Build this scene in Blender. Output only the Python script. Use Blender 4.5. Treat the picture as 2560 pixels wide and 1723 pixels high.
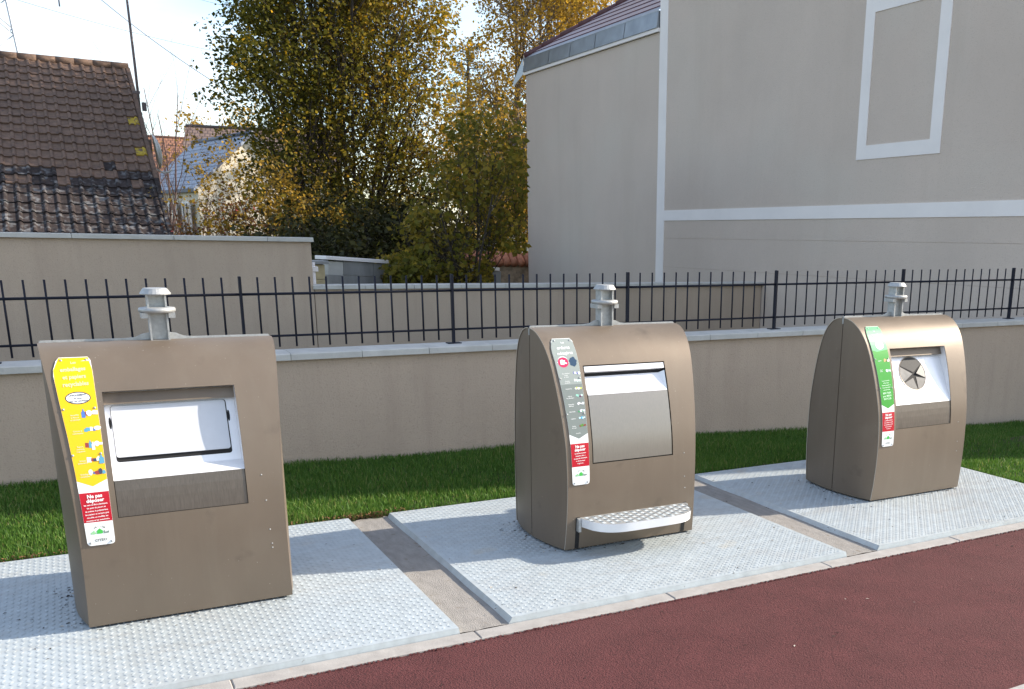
import bpy, bmesh, math, random
import numpy as np
from mathutils import Vector, Matrix

# ------------------------------------------------------------------ reset
for o in list(bpy.data.objects): bpy.data.objects.remove(o)
scene = bpy.context.scene
COL = scene.collection
R = math.radians
random.seed(7)

# ------------------------------------------------------------------ camera
cd = bpy.data.cameras.new('camera'); cam = bpy.data.objects.new('camera', cd); COL.objects.link(cam)
CP = Vector((0.7043, -3.8554, 1.70)); yaw, pitch, roll = 0.54756, -0.25483, 0.01974
fw = Vector((math.sin(yaw)*math.cos(pitch), math.cos(yaw)*math.cos(pitch), math.sin(pitch)))
rt = Vector((math.cos(yaw), -math.sin(yaw), 0)); up = rt.cross(fw)
r2 = rt*math.cos(roll)+up*math.sin(roll); u2 = -rt*math.sin(roll)+up*math.cos(roll)
m = Matrix.Identity(4)
for i in range(3): m[i][0] = r2[i]; m[i][1] = u2[i]; m[i][2] = -fw[i]; m[i][3] = CP[i]
cam.matrix_world = m
cd.sensor_fit = 'HORIZONTAL'; cd.sensor_width = 36; cd.lens = 36*2388.75/2560
cd.shift_x = -352/2560; cd.shift_y = 362/2560; cd.clip_start = 0.05; cd.clip_end = 2000
scene.camera = cam
scene.render.resolution_x = 1024; scene.render.resolution_y = 689

# ------------------------------------------------------------------ light
SUN_EL, SUN_A = R(28), R(12)
sdir = Vector((math.cos(SUN_EL)*math.cos(SUN_A), -math.cos(SUN_EL)*math.sin(SUN_A), math.sin(SUN_EL)))
ld = bpy.data.lights.new('sun', 'SUN'); lo = bpy.data.objects.new('sun', ld); COL.objects.link(lo)
ld.energy = 4.0; ld.angle = R(0.55); ld.color = (1.0, 0.89, 0.74)
lo.rotation_euler = (-sdir).to_track_quat('-Z', 'Y').to_euler(); lo.location = (20, -6, 14)
w = bpy.data.worlds.new('World'); scene.world = w; w.use_nodes = True
nt = w.node_tree; nt.nodes.clear()
out = nt.nodes.new('ShaderNodeOutputWorld'); bg = nt.nodes.new('ShaderNodeBackground')
sky = nt.nodes.new('ShaderNodeTexSky'); sky.sky_type = 'NISHITA'; sky.sun_disc = False
sky.sun_elevation = SUN_EL; sky.sun_rotation = math.atan2(sdir.x, sdir.y)
sky.air_density = 1.0; sky.dust_density = 0.8; sky.ozone_density = 1.0
tc = nt.nodes.new('ShaderNodeTexCoord'); mp = nt.nodes.new('ShaderNodeMapping'); mp.inputs['Scale'].default_value = (1.6, 1.6, 5.0)
nz = nt.nodes.new('ShaderNodeTexNoise'); nz.inputs['Scale'].default_value = 1.9; nz.inputs['Detail'].default_value = 6; nz.inputs['Roughness'].default_value = 0.55
cr = nt.nodes.new('ShaderNodeValToRGB'); cr.color_ramp.elements[0].position = 0.38; cr.color_ramp.elements[0].color = (0, 0, 0, 1)
cr.color_ramp.elements[1].position = 0.66; cr.color_ramp.elements[1].color = (0.62, 0.62, 0.62, 1)
mx = nt.nodes.new('ShaderNodeMixRGB'); mx.inputs['Color2'].default_value = (4.1, 4.1, 4.15, 1)
nt.links.new(tc.outputs['Generated'], mp.inputs['Vector']); nt.links.new(mp.outputs['Vector'], nz.inputs['Vector'])
nt.links.new(nz.outputs['Fac'], cr.inputs['Fac']); nt.links.new(cr.outputs['Color'], mx.inputs['Fac'])
nt.links.new(sky.outputs['Color'], mx.inputs['Color1']); nt.links.new(mx.outputs['Color'], bg.inputs['Color'])
bg.inputs['Strength'].default_value = 0.15
nt.links.new(bg.outputs['Background'], out.inputs['Surface'])
vs = scene.view_settings; vs.view_transform = 'Standard'; vs.look = 'None'; vs.gamma = 1; vs.use_curve_mapping = False
vs.exposure = 1.2

# ------------------------------------------------------------------ materials
def lin(c):
    f = lambda v: v/12.92 if v <= .04045 else ((v+.055)/1.055)**2.4
    return tuple(f(v/255) for v in c)
MATS = {}
def mat(name, base, rough=.6, metal=0.0, var=0.0, vscale=6.0, bump=0.0, bscale=60.0, spec=.5, col2=None, stretch=None, attr=None, ramp=None,
        trans=0.0, objrand=0.0, spots=None, rvar=0.0, coat=0.0, streak=None):
    """procedural principled material; noise lives in world space"""
    if name in MATS: return MATS[name]
    M = bpy.data.materials.new(name); M.use_nodes = True; t = M.node_tree; N = t.nodes; L = t.links
    b = N['Principled BSDF']; b.inputs['Roughness'].default_value = rough; b.inputs['Metallic'].default_value = metal
    b.inputs['Specular IOR Level'].default_value = spec
    if coat: b.inputs['Coat Weight'].default_value = coat; b.inputs['Coat Roughness'].default_value = .15
    g = N.new('ShaderNodeNewGeometry'); vec = g.outputs['Position']
    if stretch:
        mpn = N.new('ShaderNodeMapping'); mpn.inputs['Scale'].default_value = stretch; L.new(vec, mpn.inputs['Vector']); vec = mpn.outputs['Vector']
    base4 = (*base, 1); cur = None
    if attr:
        a = N.new('ShaderNodeAttribute'); a.attribute_name = attr; r = N.new('ShaderNodeValToRGB'); L.new(a.outputs['Fac'], r.inputs['Fac'])
        els = r.color_ramp.elements
        while len(els) < len(ramp): els.new(.5)
        for e, (p, c) in zip(els, ramp): e.position = p; e.color = (*c, 1)
        cur = r.outputs['Color']
    if var > 0 or col2:
        n = N.new('ShaderNodeTexNoise'); n.inputs['Scale'].default_value = vscale; n.inputs['Detail'].default_value = 5; n.inputs['Roughness'].default_value = .6
        L.new(vec, n.inputs['Vector'])
        r = N.new('ShaderNodeValToRGB'); r.color_ramp.elements[0].position = .3; r.color_ramp.elements[1].position = .72
        c1 = tuple(v*(1-var) for v in base); c2 = col2 if col2 else tuple(min(1, v*(1+var)) for v in base)
        r.color_ramp.elements[0].color = (*c1, 1); r.color_ramp.elements[1].color = (*c2, 1)
        L.new(n.outputs['Fac'], r.inputs['Fac'])
        if cur is None: cur = r.outputs['Color']
        else:
            mm = N.new('ShaderNodeMixRGB'); mm.blend_type = 'MULTIPLY'; mm.inputs['Fac'].default_value = .6; L.new(cur, mm.inputs['Color1']); L.new(r.outputs['Color'], mm.inputs['Color2']); cur = mm.outputs['Color']
        if rvar:
            mr = N.new('ShaderNodeMapRange'); mr.inputs['To Min'].default_value = max(0, rough-rvar); mr.inputs['To Max'].default_value = min(1, rough+rvar)
            L.new(n.outputs['Fac'], mr.inputs['Value']); L.new(mr.outputs['Result'], b.inputs['Roughness'])
    if spots:   # (colour, scale, threshold lo, hi)
        for sc, ss, lo_, hi_ in spots:
            n = N.new('ShaderNodeTexNoise'); n.inputs['Scale'].default_value = ss; n.inputs['Detail'].default_value = 4; L.new(g.outputs['Position'], n.inputs['Vector'])
            r = N.new('ShaderNodeMapRange'); r.inputs['From Min'].default_value = lo_; r.inputs['From Max'].default_value = hi_; L.new(n.outputs['Fac'], r.inputs['Value'])
            mm = N.new('ShaderNodeMixRGB'); L.new(r.outputs['Result'], mm.inputs['Fac'])
            if cur is None: mm.inputs['Color1'].default_value = base4
            else: L.new(cur, mm.inputs['Color1'])
            mm.inputs['Color2'].default_value = (*sc, 1); cur = mm.outputs['Color']
    if streak:   # (colour, amount, scale vector): run-off marks drawn out along one axis
        sc, am, sv = streak
        mp2 = N.new('ShaderNodeMapping'); mp2.inputs['Scale'].default_value = sv; L.new(g.outputs['Position'], mp2.inputs['Vector'])
        n = N.new('ShaderNodeTexNoise'); n.inputs['Scale'].default_value = 1.0; n.inputs['Detail'].default_value = 5; n.inputs['Roughness'].default_value = .65; L.new(mp2.outputs['Vector'], n.inputs['Vector'])
        r = N.new('ShaderNodeMapRange'); r.inputs['From Min'].default_value = .5; r.inputs['From Max'].default_value = .78; r.inputs['To Max'].default_value = am; L.new(n.outputs['Fac'], r.inputs['Value'])
        mm = N.new('ShaderNodeMixRGB'); L.new(r.outputs['Result'], mm.inputs['Fac'])
        if cur is None: mm.inputs['Color1'].default_value = base4
        else: L.new(cur, mm.inputs['Color1'])
        mm.inputs['Color2'].default_value = (*sc, 1); cur = mm.outputs['Color']
    if objrand:
        oi = N.new('ShaderNodeObjectInfo'); mr = N.new('ShaderNodeMapRange'); mr.inputs['To Min'].default_value = 1-objrand; mr.inputs['To Max'].default_value = 1+objrand
        L.new(oi.outputs['Random'], mr.inputs['Value']); h = N.new('ShaderNodeHueSaturation'); L.new(mr.outputs['Result'], h.inputs['Value'])
        if cur is None: h.inputs['Color'].default_value = base4
        else: L.new(cur, h.inputs['Color'])
        cur = h.outputs['Color']
    if cur is None: b.inputs['Base Color'].default_value = base4
    else: L.new(cur, b.inputs['Base Color'])
    if bump:
        n = N.new('ShaderNodeTexNoise'); n.inputs['Scale'].default_value = bscale; n.inputs['Detail'].default_value = 6; L.new(vec, n.inputs['Vector'])
        bp = N.new('ShaderNodeBump'); bp.inputs['Strength'].default_value = 1; bp.inputs['Distance'].default_value = bump
        L.new(n.outputs['Fac'], bp.inputs['Height']); L.new(bp.outputs['Normal'], b.inputs['Normal'])
    if trans:
        o = N['Material Output']; tr = N.new('ShaderNodeBsdfTranslucent'); ms = N.new('ShaderNodeMixShader'); ms.inputs['Fac'].default_value = trans
        if cur is None: tr.inputs['Color'].default_value = base4
        else: L.new(cur, tr.inputs['Color'])
        L.new(b.outputs['BSDF'], ms.inputs[1]); L.new(tr.outputs['BSDF'], ms.inputs[2]); L.new(ms.outputs['Shader'], o.inputs['Surface'])
    MATS[name] = M
    return M

M_render = mat('beige_render', (.585, .488, .418), .9, var=.05, vscale=.7, bump=.0040, bscale=95, spec=.2, streak=((.49, .405, .335), .35, (2.2, 2.2, .22)), spots=[((.585, .51, .44), .5, .5, .8), ((.47, .39, .32), 75, .56, .78)])
M_wallrender = mat('wall_render', (.478, .375, .289), .92, var=.06, vscale=1.1, bump=.0038, bscale=95, spec=.2, streak=((.37, .28, .215), .45, (7, 7, .7)), spots=[((.37, .285, .22), 80, .56, .78)])
M_white = mat('white_render', (.83, .775, .745), .85, var=.04, vscale=1.5, bump=.0012, bscale=180, spec=.25)
M_coping = mat('coping_concrete', (.50, .485, .45), .8, var=.10, vscale=7, bump=.0012, bscale=90, objrand=.05, spots=[((.33, .32, .29), 9, .66, .82)])
M_concrete = mat('concrete', (.268, .252, .234), .92, var=.16, vscale=9, bump=.006, bscale=75, spots=[((.2, .17, .14), 30, .63, .72)], stretch=(3.2, 1, 1))
M_kerb = mat('kerb_concrete', (.315, .300, .285), .9, var=.14, vscale=14, bump=.0015, bscale=140, objrand=.04, spots=[((.3, .24, .2), 18, .66, .8)])
M_soil = mat('soil', (.05, .032, .02), 1, var=.4, vscale=30, bump=.02, bscale=50)
M_galva = mat('galvanised_steel', (.44, .49, .515), .45, .22, var=.12, vscale=16, streak=((.38, .385, .375), .6, (1.5, 9, 1)), bump=.0004, bscale=60, rvar=.1, spots=[((.42, .44, .45), 2.1, .58, .8), ((.17, .16, .15), 38, .69, .75), ((.50, .46, .38), 3.3, .66, .85)])
M_hook = mat('cast_galvanised', (.40, .41, .41), .5, .4, var=.16, vscale=45, bump=.0006, bscale=120)
M_paint = mat('brown_metal_paint', (.178, .140, .105), .48, .34, var=.08, vscale=3.0, bump=.0003, bscale=380, rvar=.09, stretch=(1, 1, .35), spots=[((.205, .170, .132), 2.6, .58, .85), ((.12, .095, .072), 5.5, .64, .8), ((.36, .32, .27), 95, .72, .755)], streak=((.215, .180, .140), .30, (13, 13, .8)))
M_steel = mat('brushed_steel', (.26, .24, .215), .38, .75, var=.05, vscale=22, bump=.0003, bscale=80, stretch=(9, 9, .5), rvar=.08)
M_steeld = mat('dull_brushed_steel', (.150, .130, .112), .42, .6, var=.14, vscale=22, bump=.0003, bscale=80, stretch=(9, 9, .5), rvar=.08)
M_lightsteel = mat('light_steel', (.80, .80, .82), .33, .25, var=.05, vscale=9, rvar=.06, bump=.0002, bscale=60)
M_door = mat('grey_white_flap', (.56, .58, .62), .45, 0, var=.03, vscale=20, spots=[((.35, .35, .36), 55, .75, .79)])
M_black = mat('black_gap', (.008, .008, .009), .8)
M_dkrub = mat('dark_rubber', (.035, .035, .036), .7)
M_rub = mat('grey_rubber', (.115, .112, .11), .6, var=.2, vscale=20)
M_rub2 = mat('pale_rubber', (.23, .22, .205), .6, var=.2, vscale=25)
M_fence = mat('dark_blue_paint', (.0045, .0055, .015), .55, 0, spec=.3)
M_zinc = mat('zinc_sheet', (.33, .355, .385), .42, .75, var=.14, vscale=3.5, objrand=.07, rvar=.1)
M_asph = mat('red_asphalt', (.095, .028, .029), .92, var=.18, vscale=5, bump=.010, bscale=150, spec=.3, spots=[((.050, .016, .017), 95, .57, .66), ((.20, .11, .10), 150, .70, .75), ((.098, .033, .033), 1.3, .5, .8)])
M_ground = mat('earth', (.14, .12, .07), 1, var=.4, vscale=3)
M_garden = mat('garden_grass', (.045, .06, .02), 1, var=.5, vscale=4)

# ------------------------------------------------------------------ mesh helpers
class MB:
    def __init__(s): s.v = []; s.f = []; s.m = []; s.sm = []
    def add(s, vs_, fs_, mi=0, smooth=False):
        k = len(s.v); s.v += [tuple(p) for p in vs_]
        for f in fs_: s.f.append(tuple(i+k for i in f)); s.m.append(mi); s.sm.append(smooth)
    def box(s, x0, x1, y0, y1, z0, z1, mi=0, ch=0.0):
        if ch <= 0:
            s.add([(x0,y0,z0),(x1,y0,z0),(x1,y1,z0),(x0,y1,z0),(x0,y0,z1),(x1,y0,z1),(x1,y1,z1),(x0,y1,z1)],
                  [(0,3,2,1),(4,5,6,7),(0,1,5,4),(1,2,6,5),(2,3,7,6),(3,0,4,7)], mi)
        else:  # chamfered top edges
            c = ch
            s.add([(x0,y0,z0),(x1,y0,z0),(x1,y1,z0),(x0,y1,z0),(x0,y0,z1-c),(x1,y0,z1-c),(x1,y1,z1-c),(x0,y1,z1-c),
                   (x0+c,y0+c,z1),(x1-c,y0+c,z1),(x1-c,y1-c,z1),(x0+c,y1-c,z1)],
                  [(0,3,2,1),(0,1,5,4),(1,2,6,5),(2,3,7,6),(3,0,4,7),(4,5,9,8),(5,6,10,9),(6,7,11,10),(7,4,8,11),(8,9,10,11)], mi)
    def quad(s, a, b, c, d, mi=0): s.add([a, b, c, d], [(0,1,2,3)], mi)
    def prism(s, pts, d, mi=0):
        """polygon pts (3d list) extruded by vector d"""
        n = len(pts); a = [Vector(p) for p in pts]; b = [p+Vector(d) for p in a]
        s.add(a+b, [tuple(range(n))[::-1], tuple(range(n, 2*n))]+[(i, (i+1) % n, n+(i+1) % n, n+i) for i in range(n)], mi)
    def tube(s, pts, rad, n=6, mi=0, smooth=True, cap=True):
        pts = [Vector(p) for p in pts]; k = len(pts)
        if not hasattr(rad, '__len__'): rad = [rad]*k
        vs_ = []; fs_ = []; ref = None
        for i, p in enumerate(pts):
            d = (pts[min(i+1, k-1)]-pts[max(i-1, 0)]).normalized()
            if ref is None: ref = d.orthogonal().normalized()
            a = (ref-d*ref.dot(d)); a = a.normalized() if a.length > 1e-6 else d.orthogonal().normalized(); ref = a; bb = d.cross(a)
            for j in range(n):
                t = 2*math.pi*j/n; vs_.append(p+(a*math.cos(t)+bb*math.sin(t))*rad[i])
        for i in range(k-1):
            for j in range(n): fs_.append((i*n+j, i*n+(j+1) % n, (i+1)*n+(j+1) % n, (i+1)*n+j))
        if cap: fs_ += [tuple(range(n))[::-1], tuple(range((k-1)*n, k*n))]
        s.add(vs_, fs_, mi, smooth)
    def lathe(s, prof, c=(0,0,0), n=20, mi=0, smooth=False):
        vs_ = []; fs_ = []; k = len(prof)
        for r_, z in prof:
            for j in range(n): t = 2*math.pi*j/n; vs_.append((c[0]+r_*math.cos(t), c[1]+r_*math.sin(t), c[2]+z))
        for i in range(k-1):
            for j in range(n): fs_.append((i*n+j, i*n+(j+1) % n, (i+1)*n+(j+1) % n, (i+1)*n+j))
        fs_ += [tuple(range(n))[::-1], tuple(range((k-1)*n, k*n))]
        s.add(vs_, fs_, mi, smooth)
    def mesh(s, name, mats):
        me = bpy.data.meshes.new(name); me.from_pydata(s.v, [], s.f)
        for m_ in (mats if isinstance(mats, (list, tuple)) else [mats]): me.materials.append(m_)
        me.polygons.foreach_set('material_index', s.m); me.polygons.foreach_set('use_smooth', s.sm); me.update()
        return me
    def build(s, name, mats, parent=None, loc=(0,0,0), rz=0, fix=False):
        me = s.mesh(name, mats)
        if fix:
            bm = bmesh.new(); bm.from_mesh(me); bmesh.ops.recalc_face_normals(bm, faces=bm.faces); bm.to_mesh(me); bm.free()
        return link(name, me, parent, loc, rz)
def link(name, me, parent=None, loc=(0,0,0), rz=0):
    o = bpy.data.objects.new(name, me); COL.objects.link(o); o.location = loc; o.rotation_euler = (0, 0, rz) if not hasattr(rz, '__len__') else rz
    if parent: o.parent = parent
    return o
def tag(o, label=None, cat=None, group=None, kind=None):
    if label: o['label'] = label
    if cat: o['category'] = cat
    if group: o['group'] = group
    if kind: o['kind'] = kind
    return o
def thing(name, loc=(0,0,0), label=None, cat=None, group=None, rz=0):
    return tag(link(name, None, None, loc, rz), label, cat, group)
def npmesh(name, verts, faces, mats, attr=None, smooth=False):
    """big triangle / quad meshes from numpy arrays, optional per-face float attribute 'rnd'"""
    me = bpy.data.meshes.new(name); nv = len(verts); nf, k = faces.shape
    me.vertices.add(nv); me.vertices.foreach_set('co', np.ascontiguousarray(verts, dtype=np.float32).ravel())
    me.loops.add(nf*k); me.loops.foreach_set('vertex_index', np.ascontiguousarray(faces, dtype=np.int32).ravel())
    me.polygons.add(nf); me.polygons.foreach_set('loop_start', np.arange(0, nf*k, k, dtype=np.int32))
    me.polygons.foreach_set('loop_total', np.full(nf, k, dtype=np.int32))
    if smooth: me.polygons.foreach_set('use_smooth', np.ones(nf, dtype=bool))
    me.update(calc_edges=True)
    if attr is not None:
        a = me.attributes.new('rnd', 'FLOAT', 'FACE'); a.data.foreach_set('value', np.asarray(attr, dtype=np.float32))
    for m_ in (mats if isinstance(mats, (list, tuple)) else [mats]): me.materials.append(m_)
    return me

# ------------------------------------------------------------------ layout numbers (metres)
PW, PD, PG = 2.0489, 1.9638, 0.2582          # cover plate width, depth, gap
PITCH = PW+PG
BINX, BINY = 1.056, 1.08                     # first container centre
def fence_y(x): return 3.61-.0603*(x-1.78)   # fence line
def cop_z(x): return .8374+.0121*x           # top of the coping
FS, FX0 = 1.5353, 1.7801                     # post spacing, a post
def wall_base_z(x): return float(np.interp(x, [-4, 0, 3.3, 5, 6.5, 9, 13], [.05, .04, .01, .01, -.06, -.19, -.22]))
def lawn_z(x, y):
    t = min(max((y-1.97)/(fence_y(x)-.12-1.97), 0), 1)
    z0 = -.02-.035*max(0, x-6.66)
    return z0*(1-t)+wall_base_z(x)*t

# ------------------------------------------------------------------ ground, path, kerbs
mb = MB(); mb.quad((-400,-300,-.34),(500,-300,-.34),(500,700,-.34),(-400,700,-.34)); tag(mb.build('ground', M_ground), kind='structure')
mb = MB(); mb.quad((-30,3.7,-.30),(60,3.7,-.30),(60,120,-.30),(-30,120,-.30)); tag(mb.build('garden_ground', M_garden), kind='structure')
mb = MB(); nx, ny = 60, 8
mb.quad((-14,-1.58,-.036),(30,-1.58,-.036),(30,-.10,-.036),(-14,-.10,-.036)); tag(mb.build('path', M_asph), kind='structure')
kerb = tag(link('kerb', None), kind='structure')
bx = MB(); bx.box(-.5092, .5092, -.046, .046, -.16, 0, ch=.005); me_k = bx.mesh('kerb_stone', M_kerb)
for k in range(-8, 18):
    o = link('kerb_stone', me_k, kerb, (1.095+1.021*(k-.5), -.056+random.uniform(-.001, .001), -.024+random.uniform(-.001, .001)))
bx = MB(); bx.box(-1.0, 1.0, -.06, .06, -.16, 0, ch=.006)
mb = MB(); mb.box(-14, 30, -3.6, -1.585, -.2, -.03); tag(mb.build('pavement', M_kerb), kind='structure')
# asphalt lip: crumbs along the kerb edge give the ragged border
rng = np.random.default_rng(3)
mb = MB()
for i in range(1500):
    x = rng.uniform(-.2, 8.5); y = -.104+rng.normal(0, .0025); s = rng.uniform(.003, .008); z = -.034
    mb.add([(x-s,y-s,z),(x+s,y-s*.6,z),(x+s*.3,y+s,z),(x,y,z+s*.9)], [(0,1,3),(1,2,3),(2,0,3)])
tag(mb.build('asphalt_crumbs', M_asph), 'loose crumbs of red asphalt along the kerb edge', 'gravel', kind='stuff')
# concrete strips between the plates
for i in range(3):
    x0 = PITCH*i+PW
    mb = MB(); n = 24
    x1 = x0+PG
    if i == 2: x1 = x0+.001
    if i < 2:
        vs_ = []; fs_ = []
        for a in range(7):
            for b in range(n+1):
                xx = x0-.03+(PG+.06)*a/6; yy = -.004+(PD+.03)*b/n
                vs_.append((xx, yy, -.026+.002*math.sin(a*2.3+b*.9+i)))
        for a in range(6):
            for b in range(n): fs_.append((a*(n+1)+b, (a+1)*(n+1)+b, (a+1)*(n+1)+b+1, a*(n+1)+b+1))
        mb.add(vs_, fs_, 0, True); tag(mb.build('concrete_strip', M_concrete), kind='structure')
mb = MB(); mb.quad((-3,-.006,-.06),(13,-.006,-.06),(13,2.05,-.06),(-3,2.05,-.06)); tag(mb.build('soil_bed', M_soil), kind='structure')

# ------------------------------------------------------------------ tread plates
tread = []; tf = []
def make_tread():
    sp = .0272; nx = int(PW/sp)-1; ny = int(PD/sp)-1
    ox = (PW-(nx-1)*sp)/2; oy = (PD-(ny-1)*sp)/2
    I, J = np.meshgrid(np.arange(nx), np.arange(ny), indexing='ij'); I = I.ravel(); J = J.ravel()
    cx = ox+I*sp; cy = oy+J*sp
    ang = np.where((I+J) % 2 == 0, R(45), R(-45))
    L_, W_, H_ = .0138, .0037, .0031
    pts = np.array([(-L_,0,0),(0,-W_,0),(L_,0,0),(0,W_,0),(-L_*.45,0,H_),(L_*.45,0,H_)])
    ca, sa = np.cos(ang)[:,None], np.sin(ang)[:,None]
    X = cx[:,None]+pts[None,:,0]*ca-pts[None,:,1]*sa; Y = cy[:,None]+pts[None,:,0]*sa+pts[None,:,1]*ca; Z = np.broadcast_to(pts[None,:,2], X.shape)
    V = np.stack([X, Y, Z], -1).reshape(-1, 3)
    f = np.array([(0,1,4),(1,5,4),(1,2,5),(2,3,5),(3,4,5),(3,0,4)])
    F = (np.arange(len(cx))[:,None,None]*6+f[None]).reshape(-1, 3)
    return npmesh('tread_pattern', V, F, M_galva)
me_tread = make_tread()
plate_lab = ['chequered steel cover plate under the container with the yellow sign',
             'chequered steel cover plate under the container with the grey sign and step',
             'chequered steel cover plate under the container with the green sign']
for i in range(3):
    t = thing('cover_plate', (PITCH*i, 0, 0), plate_lab[i], 'cover plate', 'steel cover plates')
    mb = MB(); mb.box(0, PW, 0, PD, -.012, 0); mb.build('sheet', M_galva, t, (0, 0, 0))
    mb = MB()
    # folded, slightly flared skirts on the two long sides and front
    mb.add([(0,0,-.0005),(0,PD,-.0005),(-.024,PD+.0,-.038),(-.024,-.0,-.038)], [(0,1,2,3)])
    mb.add([(PW,0,-.0005),(PW,PD,-.0005),(PW+.006,PD,-.038),(PW+.006,0,-.038)], [(3,2,1,0)])
    mb.add([(0,0,-.001),(PW,0,-.001),(PW+.004,-.004,-.03),(-.022,-.004,-.03)], [(3,2,1,0)])
    mb.add([(0,PD,-.001),(PW,PD,-.001),(PW+.004,PD+.004,-.038),(-.022,PD+.004,-.038)], [(0,1,2,3)])
    mb.build('skirt', M_galva, t)
    tag(link('tread_pattern', me_tread, t, (0, 0, .0002)), kind='stuff')

# ------------------------------------------------------------------ lawn
mb = MB(); vs_ = []; fs_ = []; nx, ny = 80, 12
for i in range(nx+1):
    x = -4+17*i/nx
    for j in range(ny+1):
        y = 1.968+(fence_y(x)-.10-1.968)*j/ny; vs_.append((x, y, lawn_z(x, y)+.008*math.sin(x*5.1)*math.sin(y*7)))
for i in range(nx):
    for j in range(ny): fs_.append((i*(ny+1)+j, (i+1)*(ny+1)+j, (i+1)*(ny+1)+j+1, i*(ny+1)+j+1))
mb.add(vs_, fs_, 0, True)
vs_ = []; fs_ = []
for i in range(21):
    x = PITCH*2+PW+.03+6*i/20
    for j in range(9): y = .01+1.958*j/8; vs_.append((x, y, lawn_z(x, 1.9)))
for i in range(20):
    for j in range(8): fs_.append((i*9+j, (i+1)*9+j, (i+1)*9+j+1, i*9+j+1))
mb.add(vs_, fs_, 0, True)
M_lawnsoil = mat('lawn_soil', (.028, .035, .010), 1, var=.4, vscale=25)
tag(mb.build('lawn', M_lawnsoil), kind='structure')
def blades(n, region):
    x, y = region(n); n = len(x)
    lz = np.array([lawn_z(a, b) for a, b in zip(x, y)])
    h = np.clip(rng.normal(.035, .010, n), .015, .075); patch = .5+.5*np.sin(x*3.1+np.sin(y*5))*np.sin(y*4.3+x)
    h *= .8+.45*patch
    wd = rng.uniform(.0018, .0038, n); az = rng.uniform(0, 2*np.pi, n); lean = rng.normal(0, .45, n)*h
    la = rng.uniform(0, 2*np.pi, n)
    dx, dy = np.cos(az)*wd, np.sin(az)*wd
    mx_, my_ = np.cos(la)*lean*.35, np.sin(la)*lean*.35; tx, ty = np.cos(la)*lean, np.sin(la)*lean
    V = np.stack([np.stack([x-dx, y-dy, lz-.004], -1), np.stack([x+dx, y+dy, lz-.004], -1),
                  np.stack([x+mx_+dx*.8, y+my_+dy*.8, lz+h*.55], -1), np.stack([x+mx_-dx*.8, y+my_-dy*.8, lz+h*.55], -1), np.stack([x+tx, y+ty, lz+h], -1)], 1).reshape(-1, 3)
    b = np.arange(n)[:,None]*5
    F = np.concatenate([b+np.array([[0,1,2]]), b+np.array([[0,2,3]]), b+np.array([[3,2,4]])], 0)
    c = np.clip(rng.normal(.45, .17, n)+.12*patch, 0, 1); c = np.where(rng.random(n) < .03, .97, c)
    return V, F, np.concatenate([c, c, c])
def reg_a(n):
    x = rng.uniform(-.6, 10.6, n); x = x[(rng.random(n) < np.clip(1.15-.07*x, .35, 1))]
    fy = 3.61-.0603*(x-1.78)-.125; y = 1.985+(fy-1.985)*rng.random(len(x))+rng.normal(0, .006, len(x)); return x, y
def reg_b(n):
    x = 6.70+4.0*rng.random(n)**1.3; y = rng.uniform(.03, 1.99, n); return x, y
Va, Fa, Ca = blades(190000, reg_a); Vb, Fb, Cb = blades(40000, reg_b)
M_grass = mat('grass_blades', (.05, .1, .02), .55, attr='rnd', ramp=[(0, (.034, .092, .012)), (.5, (.082, .185, .026)), (.85, (.165, .265, .046)), (1, (.34, .30, .12))], trans=.35, spec=.35)
g = link('grass', npmesh('grass', np.concatenate([Va, Vb]), np.concatenate([Fa, Fb+len(Va)]), M_grass, np.concatenate([Ca, Cb])))
tag(g, 'short mown green grass growing along the foot of the wall', 'grass', kind='stuff')
# brown thatch where the turf meets the concrete strip
mb = MB()
for i in range(900):
    c = random.choice((2.0, 2.15, 2.25, 1.5, .35)); x = random.gauss(c, .13); y = PD+.012+abs(random.gauss(0, .02)); a = random.uniform(0, 6.3); l = random.uniform(.008, .02); z = random.uniform(-.025, .012)
    mb.add([(x,y,z),(x+math.cos(a)*l,y+math.sin(a)*l,z+random.uniform(-.004,.012)),(x+math.cos(a+1.2)*l*.5,y+math.sin(a+1.2)*l*.5,z+.006)], [(0,1,2)])
M_thatch = mat('dead_thatch', (.17, .085, .035), .9, var=.5, vscale=60)
tag(mb.build('dead_thatch', M_thatch), 'brown dead grass and leaf scraps along the plate edges', 'leaf litter', kind='stuff')
mb = MB()
for i in range(420):
    x = random.uniform(.2, 6.7); y = random.choice((random.uniform(.02, 1.9), random.uniform(-1.2, 1.5)))
    if i > 150: x = BINX+PITCH*(i % 3)-.43-abs(random.gauss(0, .06)); y = random.uniform(.78, 1.45)
    if i > 340: x = BINX+PITCH*(i % 3)+random.uniform(-.42, .42); y = .735-abs(random.gauss(0, .012))
    z = .001 if y > 0 else -.034
    a = random.uniform(0, 6.3); l = random.uniform(.004, .013); w_ = l*random.uniform(.25, .6)
    ca, sa = math.cos(a), math.sin(a)
    mb.add([(x-ca*l,y-sa*l,z),(x-sa*w_,y+ca*w_,z+.003),(x+ca*l,y+sa*l,z+.001),(x+sa*w_,y-ca*w_,z+.002)], [(0,1,2,3)], 0 if random.random() < .8 else 1)
tag(mb.build('debris', [mat('dark_scraps', (.035, .026, .02), .9), mat('pale_scraps', (.5, .45, .38), .9)]), 'small dark leaf scraps scattered over the plates and path', 'leaf litter', kind='stuff')

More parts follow.
